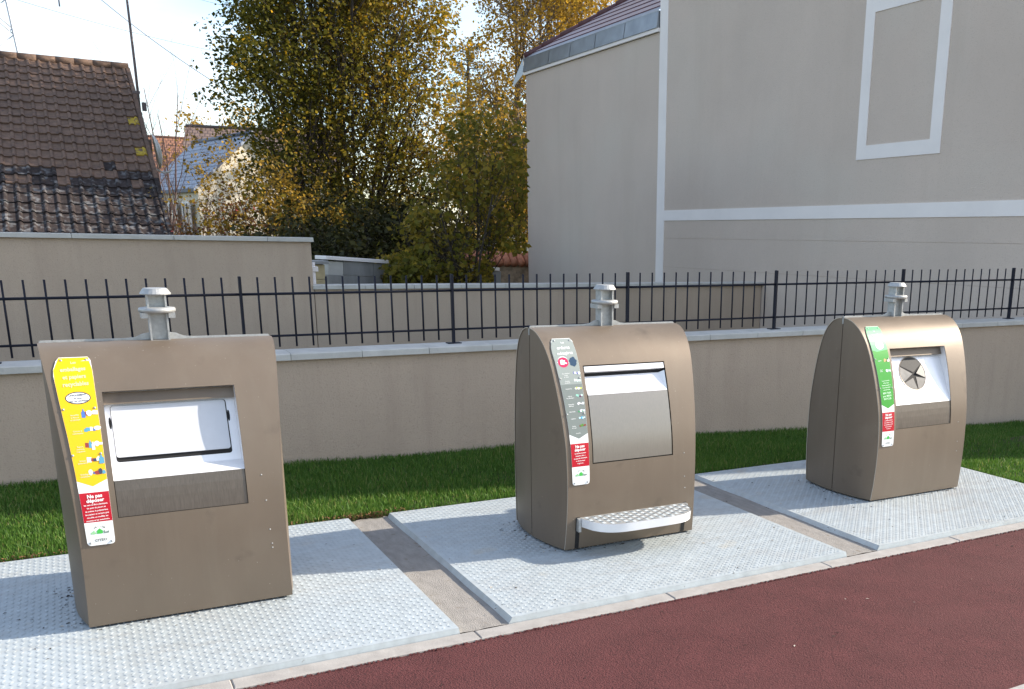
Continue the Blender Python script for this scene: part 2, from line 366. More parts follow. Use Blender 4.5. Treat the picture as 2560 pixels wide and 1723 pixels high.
# ------------------------------------------------------------------ waste containers
CPTS = [(.335,0),(.349,.11),(.359,.25),(.362,.37),(.359,.48),(.350,.6),(.332,.7),(.304,.82),(.268,.94),(.234,1.03),(.203,1.09),(.156,1.15),(.10,1.193),(.05,1.212),(0,1.218)]
def catmull(P, n=10):
    P = [np.array(p, float) for p in P]; P = [2*P[0]-P[1]]+P+[2*P[-1]-P[-2]]; o = []
    for i in range(1, len(P)-2):
        for k in range(n):
            t = k/n; o.append(.5*((2*P[i])+(-P[i-1]+P[i+1])*t+(2*P[i-1]-5*P[i]+4*P[i+1]-P[i+2])*t*t+(-P[i-1]+3*P[i]-3*P[i+1]+P[i+2])*t**3))
    o.append(P[-2]); return np.array(o)
PR = catmull(CPTS); PRH, PRZ = PR[:,0], PR[:,1]
PRS = np.concatenate([[0], np.cumsum(np.hypot(np.diff(PRH), np.diff(PRZ)))])
def hz(z): return float(np.interp(z, PRZ, PRH))
def sz(z): return float(np.interp(z, PRZ, PRS))
def half_w(h): return .474-.0595*(h/.36)**2
def front(x, s, off=0.0):
    """point on the front sheet: x across, s arc length from the base, off outward"""
    h = np.interp(s, PRS, PRH); z = np.interp(s, PRS, PRZ)
    h1 = np.interp(s+.004, PRS, PRH); z1 = np.interp(s+.004, PRS, PRZ); h0 = np.interp(s-.004, PRS, PRH); z0 = np.interp(s-.004, PRS, PRZ)
    ty, tz = -(h1-h0), z1-z0; n = math.hypot(ty, tz)
    ny, nz_ = -tz/n, ty/n
    return (x, -h+off*ny, z+off*nz_)
def fz(x, z, off=0.0): return front(x, sz(z), off)
ZROWS = sorted(set([.012,.05,.11,.18,.25,.31,.37,.43,.495,.55,.6,.655,.7,.75,.8,.85,.868,.9,.94,.985,1.025,1.06,1.09,1.115,1.135,1.155,1.17,1.183,1.194,1.203,1.21,1.2145,1.217]))
def shell(hole=None, sgn=1):
    """curved sheet; sgn=-1 gives the rear sheet. Two skins so that the edge shows its thickness"""
    mb = MB()
    for off, fl in ((0.0, False), (-.005, True)):
        grid = []
        for z in ZROWS:
            h = hz(z); w_ = half_w(h)+.004
            xs = [-w_, -w_+.03, -.263, -.13, 0, .13, .263, w_-.03, w_]
            row = [fz(x, z, off+.003) for x in xs]
            grid.append([(p[0], p[1]*sgn, p[2]) for p in row])
        k = len(grid[0]); vs_ = [p for r_ in grid for p in r_]; fs_ = []
        for i in range(len(grid)-1):
            for j in range(k-1):
                if hole and ZROWS[i] >= hole[0]-1e-6 and ZROWS[i+1] <= hole[1]+1e-6 and 2 <= j <= 5: continue
                q = (i*k+j, i*k+j+1, (i+1)*k+j+1, (i+1)*k+j)
                fs_.append(q if (sgn > 0) != fl else q[::-1])
        mb.add(vs_, fs_, 0, True)
        if not fl: g0 = grid
        else:
            for j in (0, k-1):
                for i in range(len(grid)-1): mb.quad(g0[i][j], g0[i+1][j], grid[i+1][j], grid[i][j], 1)
    return mb
def side(sx, sy):
    mb = MB(); n = 8; vs_ = []; fs_ = []
    zr = [z for z in ZROWS if z <= 1.215]
    for z in zr:
        h = hz(z)-.001
        for j in range(n+1):
            y = .0025+(h-.0025)*j/n; vs_.append((sx*(half_w(y)-.001), sy*y, z))
    for i in range(len(zr)-1):
        for j in range(n):
            q = (i*(n+1)+j, i*(n+1)+j+1, (i+1)*(n+1)+j+1, (i+1)*(n+1)+j); fs_.append(q if sx*sy < 0 else q[::-1])
    mb.add(vs_, fs_, 0, True); return mb
M_edge = mat('pale_sheet_edge', (.52, .47, .40), .4, .3)  # sheet edges coloured paler than the painted faces
# ---- lettering: text to a flat triangle soup
TXT = {}
def text_soup(body, size, bold=0.0):
    key = (body, size, bold)
    if key in TXT: return TXT[key]
    cu = bpy.data.curves.new('lettering', 'FONT'); cu.body = body; cu.size = size; cu.align_x = 'CENTER'; cu.align_y = 'CENTER'; cu.resolution_u = 2; cu.offset = bold
    o = bpy.data.objects.new('lettering', cu); COL.objects.link(o)
    dg = bpy.context.evaluated_depsgraph_get(); me = o.evaluated_get(dg).to_mesh()
    V = [(v.co.x, v.co.y) for v in me.vertices]; F = [tuple(p.vertices) for p in me.polygons]
    o.evaluated_get(dg).to_mesh_clear(); bpy.data.objects.remove(o); bpy.data.curves.remove(cu)
    TXT[key] = (V, F); return V, F
SIGNMATS = {}
def smat(c):
    if c not in SIGNMATS: SIGNMATS[c] = mat('print_%d_%d_%d' % c, lin(c), .35, 0, spec=.45)
    return SIGNMATS[c]
WHITE, RED, NAVY = (238,240,240), (186,12,38), (32,64,92)
class Sign:
    """printed panel that follows the curved front sheet; u across, z on the container"""
    def __init__(s, parent):
        s.panel = tag(link('sign_panel', None, parent)); s.layer = 0
    def poly(s, pts, col, off, name):
        """pts in (x,z); triangulated in strips of z so that it bends with the sheet"""
        zs = [p[1] for p in pts]; z0, z1 = min(zs), max(zs); n = max(1, int((z1-z0)/.02)); mb = MB()
        bm = bmesh.new(); vv = [bm.verts.new((p[0], p[1], 0)) for p in pts]; bm.faces.new(vv)
        for k in range(1, n):
            bmesh.ops.bisect_plane(bm, geom=bm.verts[:]+bm.edges[:]+bm.faces[:], plane_co=(0, z0+(z1-z0)*k/n, 0), plane_no=(0, 1, 0))
        bm.verts.ensure_lookup_table(); bm.verts.index_update()
        V = [fz(v.co.x, v.co.y, off) for v in bm.verts]
        F = []
        for f in bm.faces:
            q = tuple(v.index for v in f.verts)
            a, b, c = [bm.verts[i].co for i in q[:3]]
            F.append(q)
        mb.add(V, F, 0, False); bm.free()
        return mb.build(name, smat(col), s.panel)
    def slab(s, pts, col):
        """the metal panel itself, with a visible thickness"""
        o = s.poly(pts, col, .0075, 'panel_face')
        mb = MB(); n = len(pts)
        for i in range(n):
            a, b = pts[i], pts[(i+1) % n]; k = max(1, int(abs(a[1]-b[1])/.03))
            for j in range(k):
                p = [a[0]+(b[0]-a[0])*j/k, a[1]+(b[1]-a[1])*j/k]; q = [a[0]+(b[0]-a[0])*(j+1)/k, a[1]+(b[1]-a[1])*(j+1)/k]
                mb.quad(fz(*p, .0075), fz(*q, .0075), fz(*q, .0035), fz(*p, .0035))
        mb.build('panel_edge', M_edge, s.panel)
    def text(s, lines):
        """lines: (body, x, z, size, colour, bold, squeeze)"""
        by = {}
        for body, x, z, size, col, bold, sq in lines:
            V, F = text_soup(body, size, bold); s0 = sz(z); sh = .012
            if col not in by: by[col] = MB()
            by[col].add([front(x+vx*sq+vy*0, s0+vy+vx*sq*.04, .0092) for vx, vy in V], F)
        for col, mb in by.items(): mb.build('lettering', smat(col), s.panel)
    def disc(s, x, z, rx, rz_, col, off, name='badge', rim=None):
        if rim: s.poly([(x+(rx+.004)*math.cos(t), z+(rz_+.004)*math.sin(t)) for t in np.linspace(0, 2*math.pi, 28)[:-1]], rim, off-.0004, name+'_rim')
        return s.poly([(x+rx*math.cos(t), z+rz_*math.sin(t)) for t in np.linspace(0, 2*math.pi, 28)[:-1]], col, off, name)
    def icon(s, x, z, w_, cols, rnd, kind=0):
        """little printed group of packages: overlapping coloured shapes"""
        mb = MB(); mats = [smat(c) for c in cols]; s0 = sz(z)
        def put(pts, mi, k): mb.add([front(x+a*w_, s0+b*w_, .0084+.0003*k) for a, b in pts], [tuple(range(len(pts)))], mi)
        n = 5
        for k in range(n):
            cx = (k-(n-1)/2)*.36+rnd.uniform(-.1, .1); cy = rnd.uniform(-.12, .16); hh = rnd.uniform(.25, .6); ww = rnd.uniform(.15, .33)
            typ = rnd.choice('btbc') if kind == 0 else rnd.choice('cco')
            if typ == 't': pts = [(cx-ww,cy-hh),(cx+ww,cy-hh),(cx+ww,cy+hh*.3),(cx+ww*.35,cy+hh*.6),(cx+ww*.35,cy+hh),(cx-ww*.35,cy+hh),(cx-ww*.35,cy+hh*.6),(cx-ww,cy+hh*.3)]
            elif typ == 'b': pts = [(cx-ww,cy-hh*.6),(cx+ww,cy-hh*.7),(cx+ww*1.1,cy+hh*.5),(cx-ww*.9,cy+hh*.6)]
            else: pts = [(cx+ww*1.3*math.cos(t)*(1+.15*math.sin(3*t)), cy+hh*.7*math.sin(t)) for t in np.linspace(0, 2*math.pi, 11)[:-1]]
            put(pts, rnd.randrange(len(cols)), k)
        mb.build('pictogram', mats, s.panel)
    def rivets(s, pts):
        for x, z in pts:
            mb = MB(); mb.lathe([(.0052, 0), (.0052, .0015), (.0032, .0034), (.0008, .004)], n=10, smooth=True)
            p = fz(x, z, .0078); q = fz(x, z, .0178); d = (Vector(q)-Vector(p)).normalized()
            o = mb.build('rivet', M_hook, s.panel, p); o.rotation_euler = d.to_track_quat('Z', 'Y').to_euler()
def sign_outline():
    pts = [(-.405, 1.163), (-.298, 1.163), (-.289, 1.15), (-.2865, 1.1), (-.2855, .9), (-.2855, .41)]
    for a in (-30, -60): pts.append((-.2995+.014*math.cos(R(a)), .402+.014*math.sin(R(a))))
    pts += [(-.2995, .388), (-.376, .388)]
    for a in (-120, -150): pts.append((-.376+.014*math.cos(R(a)), .402+.014*math.sin(R(a))))
    pts += [(-.390, .402), (-.394, .55), (-.400, .70), (-.410, .85), (-.424, 1.0), (-.432, 1.095), (-.430, 1.118), (-.417, 1.15)]
    return pts[::-1]
OUT = sign_outline()
def left_x(z):
    return float(np.interp(z, [.402, .55, .70, .85, 1.0, 1.095, 1.118, 1.15, 1.163], [-.390, -.394, -.400, -.410, -.424, -.432, -.430, -.417, -.405]))
def right_x(z): return float(np.interp(z, [.41, .9, 1.1, 1.15, 1.163], [-.2855, -.2855, -.2865, -.289, -.298]))
def clip_out(z0, z1, tip=None):
    """part of the outline between heights z0<z1; tip=(x,z) makes an arrow point below"""
    L_ = [(left_x(z)+.0006, z) for z in np.linspace(z0, z1, 12)]; Rr = [(right_x(z)-.0006, z) for z in np.linspace(z1, z0, 12)]
    return (L_+Rr+([tip] if tip else []))
def bin_sign(parent, which):
    s = Sign(parent); s.slab(OUT, (236,238,238)); rnd = random.Random(11+which)
    main = [(240,190,8), (122,130,126), (52,152,38)][which]
    mid = lambda z: (left_x(z)+right_x(z))/2
    s.poly(clip_out(.668, 1.161, (mid(.645), .642)), main, .0079, 'colour_field')
    if which == 1: s.poly(clip_out(.93, 1.161), (146,154,150), .0082, 'colour_field')
    if which == 2: s.poly(clip_out(1.02, 1.161, (mid(1.02)-.03, 1.008)), (104,196,128), .0082, 'colour_field')
    s.poly(clip_out(.490, .617), RED, .0079, 'colour_field')
    T = []
    def t(b, z, size, col=WHITE, dx=0, bold=.0003, sq=.95): T.append((b, mid(z)+dx, z, size, col, bold, sq))
    t('Ne pas', .601, .021, WHITE, 0, .0007); t('déposer', .583, .021, WHITE, 0, .0007)
    if which == 0:
        PALE = (255,226,170)
        t('Les', 1.142, .016, PALE, 0, .0004); t('emballages', 1.117, .0255, PALE, 0, .0007, .85); t('et papiers', 1.088, .0245, PALE, .002, .0007, .88); t('recyclables', 1.060, .0255, PALE, .003, .0007, .85)
        s.disc(mid(1.005)+.002, 1.005, .043, .021, (240,244,246), .0085, rim=(60,66,70))
        for b, z in (('UNIQUEMENT', 1.016), ('en vrac,', 1.004), ('sans sac plastique', .993)): T.append((b, mid(z)+.002, z, .0105, (30,34,60), .0002, .95))
        pk = [(225,235,245),(80,120,190),(150,60,60),(240,240,235),(60,70,90),(90,160,190)]
        lab = [('Bouteilles|et flacons|en plastique', .935), ('Cartons et|cartonnettes', .870), ('Papiers,|journaux,|magazines', .806), ('Briques|alimentaires', .748), ('Emballages|métalliques', .692)]
        for b, z in lab:
            s.icon(-.318, z+.006, .032, pk, rnd)
            for k, q in enumerate(b.split('|')): T.append((q, mid(z)-.022, z-.003-.0095*(k-.5), .0085, (255,214,190), .0001, .9))
        for k, b in enumerate(('les sacs et films plastiques,', 'les pots de yaourt et', 'de crème, le polystyrène,', 'les papiers et cartons gras', 'mouillés ou souillés, les', 'couches et les mouchoirs.')): t(b, .566-.0135*k, .0088, WHITE, 0, .0002)
        t('CITEO', .410, .015, (120,126,124), 0, .0005, 1.1)
    elif which == 1:
        t('Les', 1.142, .016); t('ordures', 1.117, .0255, WHITE, 0, .0007); t('ménagères', 1.090, .0235, WHITE, .002, .0006, .92)
        s.disc(mid(1.045)-.022, 1.045, .031, .026, (205,28,84), .0085, rim=(240,240,240))
        x0 = mid(1.045)-.022
        s.poly([(x0-.018,1.034),(x0+.004,1.032),(x0+.006,1.038),(x0+.020,1.036),(x0+.022,1.042),(x0+.010,1.047),(x0+.013,1.056),(x0+.004,1.054),(x0-.004,1.060),(x0-.018,1.056)], (250,225,232), .0090, 'badge_mark')
        x1 = mid(1.045)+.037
        s.poly([(x1+.022*math.cos(a)*(1+.12*math.sin(7*a)), 1.046+.024*math.sin(a)*(1+.1*math.cos(5*a))) for a in np.linspace(0, 2*math.pi, 26)[:-1]], NAVY, .0086, 'pictogram')
        sets = [('Pots de yaourt|et pots|de crème', .985, [(235,240,245),(30,40,150)]), ('Couches,|mouchoirs', .945, [(225,235,230),(205,220,215)]), ('Polystyrène', .905, [(240,240,225),(205,215,80)]), ('Films et|sacs plastiques', .866, [(150,215,190),(200,235,225),(110,40,90)]),
                ('Barquettes|plastiques', .824, [(230,230,235),(200,205,210)]), ('Absorbants', .785, [(230,235,245),(40,150,80)]), ('Lingettes', .748, [(70,170,215),(200,235,245)]), ('Restes|de repas', .708, [(225,140,40),(230,190,70),(140,60,30),(90,140,50)])]
        for b, z, cs in sets:
            s.icon(-.312, z+.003, .020, cs, rnd, 1)
            for k, q in enumerate(b.split('|')): T.append((q, mid(z)-.022, z+.002-.0090*k, .0086, (236,238,236), .0001, .9))
        T.append(('et autres...', mid(.672), .672, .008, (236,238,236), .0001, .9))
        for k, b in enumerate(('les déchets toxiques', '(batteries, piles...)', 'les appareils électriques', 'et électroniques', 'les gravats...')): t(b, .564-.0138*k, .0088, WHITE, 0, .0002)
    else:
        t('Le', 1.135, .016, (225,250,235)); t('verre', 1.112, .024, (232,252,240), 0, .0006, 1.1)
        s.disc(mid(1.045)+.006, 1.048, .036, .026, (244,250,246), .0088)
        for b, z in (('En vrac,', 1.058), ('sans bouchon', 1.047), ('ni couvercle', 1.036)): T.append((b, mid(z)+.006, z, .0095, (60,110,80), .0002, .95))
        s.icon(-.312, .952, .024, [(60,110,50),(200,170,110),(120,40,40),(225,225,210)], rnd); s.icon(-.311, .886, .022, [(215,230,225),(170,200,190),(240,245,245)], rnd, 1)
        T.append(('Bouteilles', mid(.95)-.024, .95, .0088, WHITE, .0001, .9)); T.append(('Pots et', mid(.89)-.024, .892, .0088, WHITE, .0001, .9)); T.append(('bocaux', mid(.88)-.024, .883, .0088, WHITE, .0001, .9))
        for k, b in enumerate(('Le verre se recycle', 'à l\'infini, il peut', 'redevenir bouteille ou', 'bocal, autant de fois', 'que vous le triez')): t(b, .822-.0145*k, .0092, (225,250,225), 0, .0002)
        for k, b in enumerate(('BIEN TRIER', 'pour MIEUX', 'RECYCLER')): t(b, .742-.0185*k, .0165, (215,250,215), 0, .0003, .9)
        for k, b in enumerate(('la vaisselle, la faïence,', 'la porcelaine, le cristal,', 'les ampoules, les vitres,', 'les pots de fleurs,', 'les miroirs')): t(b, .564-.0138*k, .0088, WHITE, 0, .0002)
        t('CITEO', .410, .014, (135,140,138), 0, .0004, 1.1)
    # round green house emblem with arched lettering over it
    zc_ = .448; xc = mid(zc_)
    for k, ch in enumerate('TRI-OM'):
        a = R(150-24*k); T.append((ch, xc+.021*math.cos(a), zc_+.008+.014*math.sin(a), .0082, (40,60,45), .0003, 1))
    s.poly([(xc-.011,zc_-.010),(xc+.011,zc_-.010),(xc+.011,zc_+.001),(xc+.013,zc_+.001),(xc,zc_+.013),(xc-.013,zc_+.001),(xc-.011,zc_+.001)], (70,185,80), .0085, 'emblem')
    for dx, w_, hh in ((-.030,.004,.010),(-.022,.004,.016),(-.016,.003,.008),(.017,.003,.014),(.023,.005,.007),(.031,.004,.010)):
        s.poly([(xc+dx-w_,zc_-.010),(xc+dx+w_,zc_-.010),(xc+dx+w_*.6,zc_-.010+hh),(xc+dx-w_*.8,zc_-.010+hh*.8)], (150,205,150) if dx < 0 else (120,140,130), .0085, 'emblem')
    s.poly([(xc-.03,zc_-.0155),(xc+.03,zc_-.0155),(xc+.03,zc_-.0145),(xc-.03,zc_-.0145)], (200,206,204), .0085, 'emblem')
    s.text(T)
    s.rivets([(-.398, 1.152), (-.305, 1.152), (-.412, .962), (-.297, .962), (-.400, .775), (-.297, .775), (-.377, .400), (-.298, .400)])

def rr(x0, x1, z0, z1, r_, n=4):
    pts = []
    for cx, cz, a0 in ((x1-r_, z0+r_, -90), (x1-r_, z1-r_, 0), (x0+r_, z1-r_, 90), (x0+r_, z0+r_, 180)):
        for k in range(n+1): a = R(a0+90*k/n); pts.append((cx+r_*math.cos(a), cz+r_*math.sin(a)))
    return pts
labels = ['brown metal waste container with a yellow sign and a wide white flap',
          'brown metal waste container with a grey sign and a foot step, between the other two',
          'brown metal waste container with a green sign and a round opening']
def container(i):
    t = thing('waste_container', (BINX+PITCH*i, BINY, 0), labels[i], 'waste container', 'waste containers on the steel plates')
    hole = (.655, 1.025) if i != 1 else (.495, 1.025)
    shell((.495, 1.025)).build('front_sheet', [M_paint, M_edge], t); shell(None, -1).build('rear_sheet', [M_paint, M_edge], t)
    for sx in (-1, 1):
        for sy in (-1, 1): side(sx, sy).build('side_panel', M_paint, t)
        # dark seam behind the joint of the side panels
        mb = MB(); mb.box(sx*.462-.004, sx*.462+.004, -.006, .006, .012, 1.2); mb.build('seam', M_black, t)
        mb = MB(); mb.box(sx*.472-.004, sx*.472+.004, -.006, .006, 1.178, 1.214); mb.build('seam_bracket', M_hook, t)
    mb = MB(); mb.box(-.40, .40, -.318, .318, 0, .03); mb.build('plinth', M_black, t)
    mb = MB(); mb.box(-.405, .405, -.326, .326, .02, .03); mb.build('floor_tray', M_black, t)
    # ridge cap with raised middle
    mb = MB(); pts = [(-.472,1.213),(.472,1.213),(.472,1.2235),(.466,1.2285),(.14,1.2285),(.10,1.232),(.07,1.246),(.045,1.25),(-.045,1.25),(-.07,1.246),(-.10,1.232),(-.14,1.2285),(-.466,1.2285),(-.472,1.2235)]
    mb.prism([(x, -.004, z) for x, z in pts], (0, .008, 0)); mb.box(-.472, .472, -.030, .030, 1.2125, 1.2165); mb.box(-.034, .034, -.036, .036, 1.2165, 1.2185)
    mb.build('ridge_cap', M_hook, t, fix=True)
    # lifting post: H section, collar with lugs, flared cap
    hk = tag(link('lifting_post', None, t))
    mb = MB(); mb.box(-.033, .033, -.0065, .0065, 1.22, 1.425)
    for sx in (-1, 1): mb.box(sx*.036-.004, sx*.036+.004, -.034, .034, 1.19, 1.425)
    mb.build('post', M_hook, hk)
    mb = MB(); mb.lathe([(.066, 1.340), (.076, 1.345), (.0775, 1.355), (.074, 1.362), (.05, 1.365)], n=28, smooth=True); mb.build('collar', M_hook, hk)
    for sx in (-1, 1):
        mb = MB(); mb.box(sx*.055-.014, sx*.055+.014, -.045, .045, 1.318, 1.341); mb.build('lug', M_hook, hk)
    mb = MB(); mb.lathe([(.03, 1.418), (.064, 1.421), (.065, 1.425), (.051, 1.446), (.047, 1.449), (.02, 1.4495)], n=24); mb.build('cap', M_hook, hk)
    # ---- front openings
    if i in (0, 2):
        # lower brushed panel, flush
        mb = MB(); zs = [.495, .53, .57, .61, .655]
        for k in range(4): mb.quad(fz(-.2605, zs[k]+(.002 if k == 0 else 0), -.001), fz(.2605, zs[k]+(.002 if k == 0 else 0), -.001), fz(.2605, zs[k+1], -.001), fz(-.2605, zs[k+1], -.001))
        mb.build('lower_panel', M_steeld, t)
        mb = MB(); mb.quad(fz(-.268, .490, -.014), fz(.268, .490, -.014), fz(.268, .66, -.014), fz(-.268, .66, -.014)); mb.build('panel_gap', M_black, t)
        lip = fz(0, .655, -.001); top_y = -.163; 
        if i == 0: A = (-.283, .690); B = (-.172, 1.014)
        else: A = (lip[1]+.001, lip[2]); B = (-.168, 1.012)
        rec = tag(link('recess', None, t))
        mb = MB()
        if i == 0: mb.quad((-.2625, lip[1], lip[2]), (.2625, lip[1], lip[2]), (.2625, *A), (-.2625, *A))
        mb.quad((-.2625, *A), (.2625, *A), (.2625, *B), (-.2625, *B))
        mb.build('back_plate', M_lightsteel, rec)
        mb = MB(); tf_ = fz(0, 1.025, 0); mb.quad((-.2625, B[0], B[1]), (.2625, B[0], B[1]), (.2625, tf_[1], tf_[2]), (-.2625, tf_[1], tf_[2])); mb.build('soffit', M_paint, rec)
        mb = MB(); mb.quad(fz(-.2625, .980, -.036), fz(.2625, .980, -.036), fz(.2625, 1.03, -.036), fz(-.2625, 1.03, -.036)); mb.build('recess_shade_strip', M_paint, rec)  # brown strip added to stand in for the shade under the top lip
        for sx in (-1, 1):
            pts = [(sx*.2627, *A), (sx*.2627, *B)]+[(sx*.2627, *fz(0, z, -.0005)[1:]) for z in (1.025, .985, .94, .9, .85, .8, .75, .7, .655)]
            mb = MB(); mb.add(pts, [tuple(range(len(pts)))]); mb.build('jamb', M_lightsteel, rec)
        # plane of the back plate: origin A, along x and up vector
        d = Vector((0, B[0]-A[0], B[1]-A[1])); Lp = d.length; d.normalize(); nrm = Vector((0, -d.z, d.y))
        def pl(x, v, off=0): p = Vector((x, A[0], A[1]))+d*v+nrm*off; return tuple(p)
        if i == 0:
            mb = MB(); q = rr(-.2400, .2265, .032, .2805, .012); q = [(x, z) for x, z in q]
            mb.add([pl(x, z, .0012) for x, z in q], [tuple(range(len(q)))]); mb.build('flap_gap', M_black, rec)
            for xx, zz in ((-.246, .205), (.231, .205)):
                mb = MB(); q = [(xx+.0055*math.cos(a), zz+.026*math.sin(a)) for a in np.linspace(0, 2*math.pi, 17)[:-1]]; mb.add([pl(x, z, .0016) for x, z in q], [tuple(range(16))]); mb.build('hinge_slot', M_black, rec)
            fl = tag(link('flap', None, t))
            q = rr(-.238, .221, .052, .278, .011); mb = MB(); n = len(q)
            mb.add([pl(x, z, .009) for x, z in q]+[pl(x, z, .001) for x, z in q], [tuple(range(n))]+[(k, k+n, (k+1) % n+n, (k+1) % n) for k in range(n)]); mb.build('flap_sheet', M_door, fl)
            mb = MB()
            for body, xx in (('1', -.245), ('2', -.226), ('2', .196), ('1', .216)):
                V, F = text_soup(body, .0115, .0006); mb.add([pl(xx+vx, .293+vy, .002) for vx, vy in V], F)
            mb.build('stamped_number', mat('stamp_grey', (.06, .06, .065), .6), rec)
        else:
            cx, cv, rad = -.035, .215, .118
            ap = tag(link('round_opening', None, t))
            mb = MB(); q = [(cx+rad*math.cos(a), cv+rad*math.sin(a)) for a in np.linspace(0, 2*math.pi, 41)[:-1]]; mb.add([pl(x, v, .0015) for x, v in q], [tuple(range(40))]); mb.build('opening_void', M_black, ap)
            mb = MB(); vs_ = []; fs_ = []
            for k in range(40):
                a = 2*math.pi*k/40; vs_ += [pl(cx+(rad-.002)*math.cos(a), cv+(rad-.002)*math.sin(a), .0018), pl(cx+(rad+.004)*math.cos(a), cv+(rad+.004)*math.sin(a), .0035)]
            for k in range(40): fs_.append((2*k, 2*k+1, (2*k+3) % 80, (2*k+2) % 80))
            mb.add(vs_, fs_); mb.build('opening_rim', M_steeld, ap)
            edges = [32, 152, 212, 278, 340, 392]
            fm = [M_dkrub, M_rub2, M_rub, M_rub, M_rub2]  # flap tones by position: dark top, pale sides, mid grey below
            for k in range(5):
                a0, a1 = edges[k]+(2 if k else 1), edges[k+1]-2
                arc = [(cx+(rad-.003)*math.cos(R(a)), cv+(rad-.003)*math.sin(R(a))) for a in np.linspace(a0, a1, 8)]
                am = R((a0+a1)/2); rt_ = (.012, .020, .030, .026, .018)[k]; tx, ty = cx+.006+rt_*math.cos(am), cv-.006+rt_*math.sin(am)
                mb = MB(); mb.add([pl(x, v, .003) for x, v in arc]+[pl(tx, ty, .012 if k in (1, 4) else .004)], [(j_, j_+1, 8) for j_ in range(7)], 0, False)
                mb.build('rubber_flap', fm[k], ap)
            mb = MB(); q = [(.065+.0035*math.cos(a), .225+.0035*math.sin(a)) for a in np.linspace(0, 6.28, 9)[:-1]]; mb.add([pl(x+.03, v, .002) for x, v in q], [tuple(range(8))]); mb.build('screw_hole', M_black, ap)
    else:
        mb = MB(); zs = [.493, .6, .7, .8, .867]
        for k in range(4): mb.quad(fz(-.2645, zs[k], -.010), fz(.2645, zs[k], -.010), fz(.2645, zs[k+1], -.010), fz(-.2645, zs[k+1], -.010))
        for xa, xb in ((-.268, -.257), (.257, .268)): mb.quad(fz(xa, .86, -.010), fz(xb, .86, -.010), fz(xb, 1.03, -.010), fz(xa, 1.03, -.010))
        mb.quad(fz(-.265, 1.0, -.012), fz(.265, 1.0, -.012), fz(.265, 1.03, -.012), fz(-.265, 1.03, -.012))
        mb.build('hatch_gap', M_black, t)
        ht = tag(link('hatch', None, t))
        mb = MB(); zs = [.501, .54, .58, .62, .66, .7, .74, .78, .82, .868]; vs_ = []; fs_ = []
        for z in zs: vs_ += [fz(-.2565, z, .001), fz(.2565, z, .001)]
        for k in range(len(zs)-1): fs_.append((2*k, 2*k+1, 2*k+3, 2*k+2))
        mb.add(vs_, fs_, 0, True); mb.build('hatch_front', M_steel, ht)
        lip = fz(0, .868, .001); inn = (lip[1]+.062, .962)
        mb = MB(); mb.quad((-.2565, lip[1], lip[2]), (.2565, lip[1], lip[2]), (.232, *inn), (-.2565, *inn)); mb.build('hand_ledge', M_lightsteel, ht)
        mb = MB(); mb.add([(.2565, lip[1], lip[2]), (.2565, *fz(0, .978, .0)[1:]), (.232, *inn)], [(0,1,2)]); mb.build('ledge_cheek', M_lightsteel, ht)
        mb = MB(); mb.quad((-.2565, inn[0], inn[1]), (.2565, inn[0], inn[1]), (.2565, inn[0]+.01, 1.0), (-.2565, inn[0]+.01, 1.0)); mb.build('hand_void', M_black, ht)
        mb = MB(); mb.quad(fz(-.2565, .990, .001), fz(.2565, .990, .001), fz(.2565, 1.019, .001), fz(-.2565, 1.019, .001))
        a, b = fz(-.2565, .990, .001), fz(.2565, .990, .001); mb.quad((a[0], a[1]+.03, a[2]-.012), (b[0], b[1]+.03, b[2]-.012), b, a); mb.build('top_strip', M_lightsteel, ht)
        # foot step: bowed tray on two brackets, slots in the sheet
        for sx in (-1, 1):
            mb = MB(); x0, x1 = sx*.353-.013, sx*.353+.013
            for z0, z1 in ((.014, .07), (.07, .13), (.13, .20)): mb.quad(fz(x0, z0, .0042), fz(x1, z0, .0042), fz(x1, z1, .0042), fz(x0, z1, .0042))
            mb.build('step_slot', M_black, t)
        st = tag(link('foot_step', None, t))
        n = 26; path = []
        for k in range(n+1):
            u = -1+2*k/n; x = .345*u; dep = .225*(1-abs(u)**5.0)**.55; path.append((x, -.357-max(dep, .018)))
        top = [(x, y, .198) for x, y in path]; bot = [(x, y+.006, .148) for x, y in path]
        mb = MB(); mb.add(top+bot, [(k, k+n+1, k+n+2, k+1) for k in range(n)], 0, True); mb.build('front_rim', M_lightsteel, st)
        mb = MB(); back = [(x, -.357, .196) for x, y in path]; tt = [(x, y+.002, .196) for x, y in path]
        mb.add(tt+back, [(k, k+1, k+n+2, k+n+1) for k in range(n)]); mb.add([(x, y+.004, .149) for x, y in path]+[(x, -.357, .149) for x, y in path], [(k, k+n+1, k+n+2, k+1) for k in range(n)]); mb.build('tread_plate', M_hook, st)
        mb = MB()
        for a in range(16):
            for b in range(8):
                x = -.33+.66*(a+.5)/16; y = -.37-.20*(b+.5)/8
                dep = .225*(1-min(.999, abs(x/.345))**5.0)**.55
                if y < -.357-dep+.02: continue
                vert = (a+b) % 2
                for k in range(4):
                    o_ = (k-1.5)*.0065
                    x0, y0, lx, ly = (x+o_, y, .0018, .011) if vert else (x, y+o_, .013, .0018)
                    mb.add([(x0-lx,y0-ly,.1964),(x0+lx,y0-ly,.1964),(x0+lx,y0+ly,.1964),(x0-lx,y0+ly,.1964),(x0,y0,.1985)], [(0,1,4),(1,2,4),(2,3,4),(3,0,4)])
        tag(mb.build('tread_ribs', M_galva, st), kind='stuff')
        for sx in (-1, 1):
            mb = MB(); mb.box(sx*.353-.008, sx*.353+.008, -.385, -.30, .12, .196); mb.build('step_bracket', M_hook, st)
    bin_sign(t, i)
    # small screws and nicks that the photo shows on the sheet
    rnd = random.Random(i)
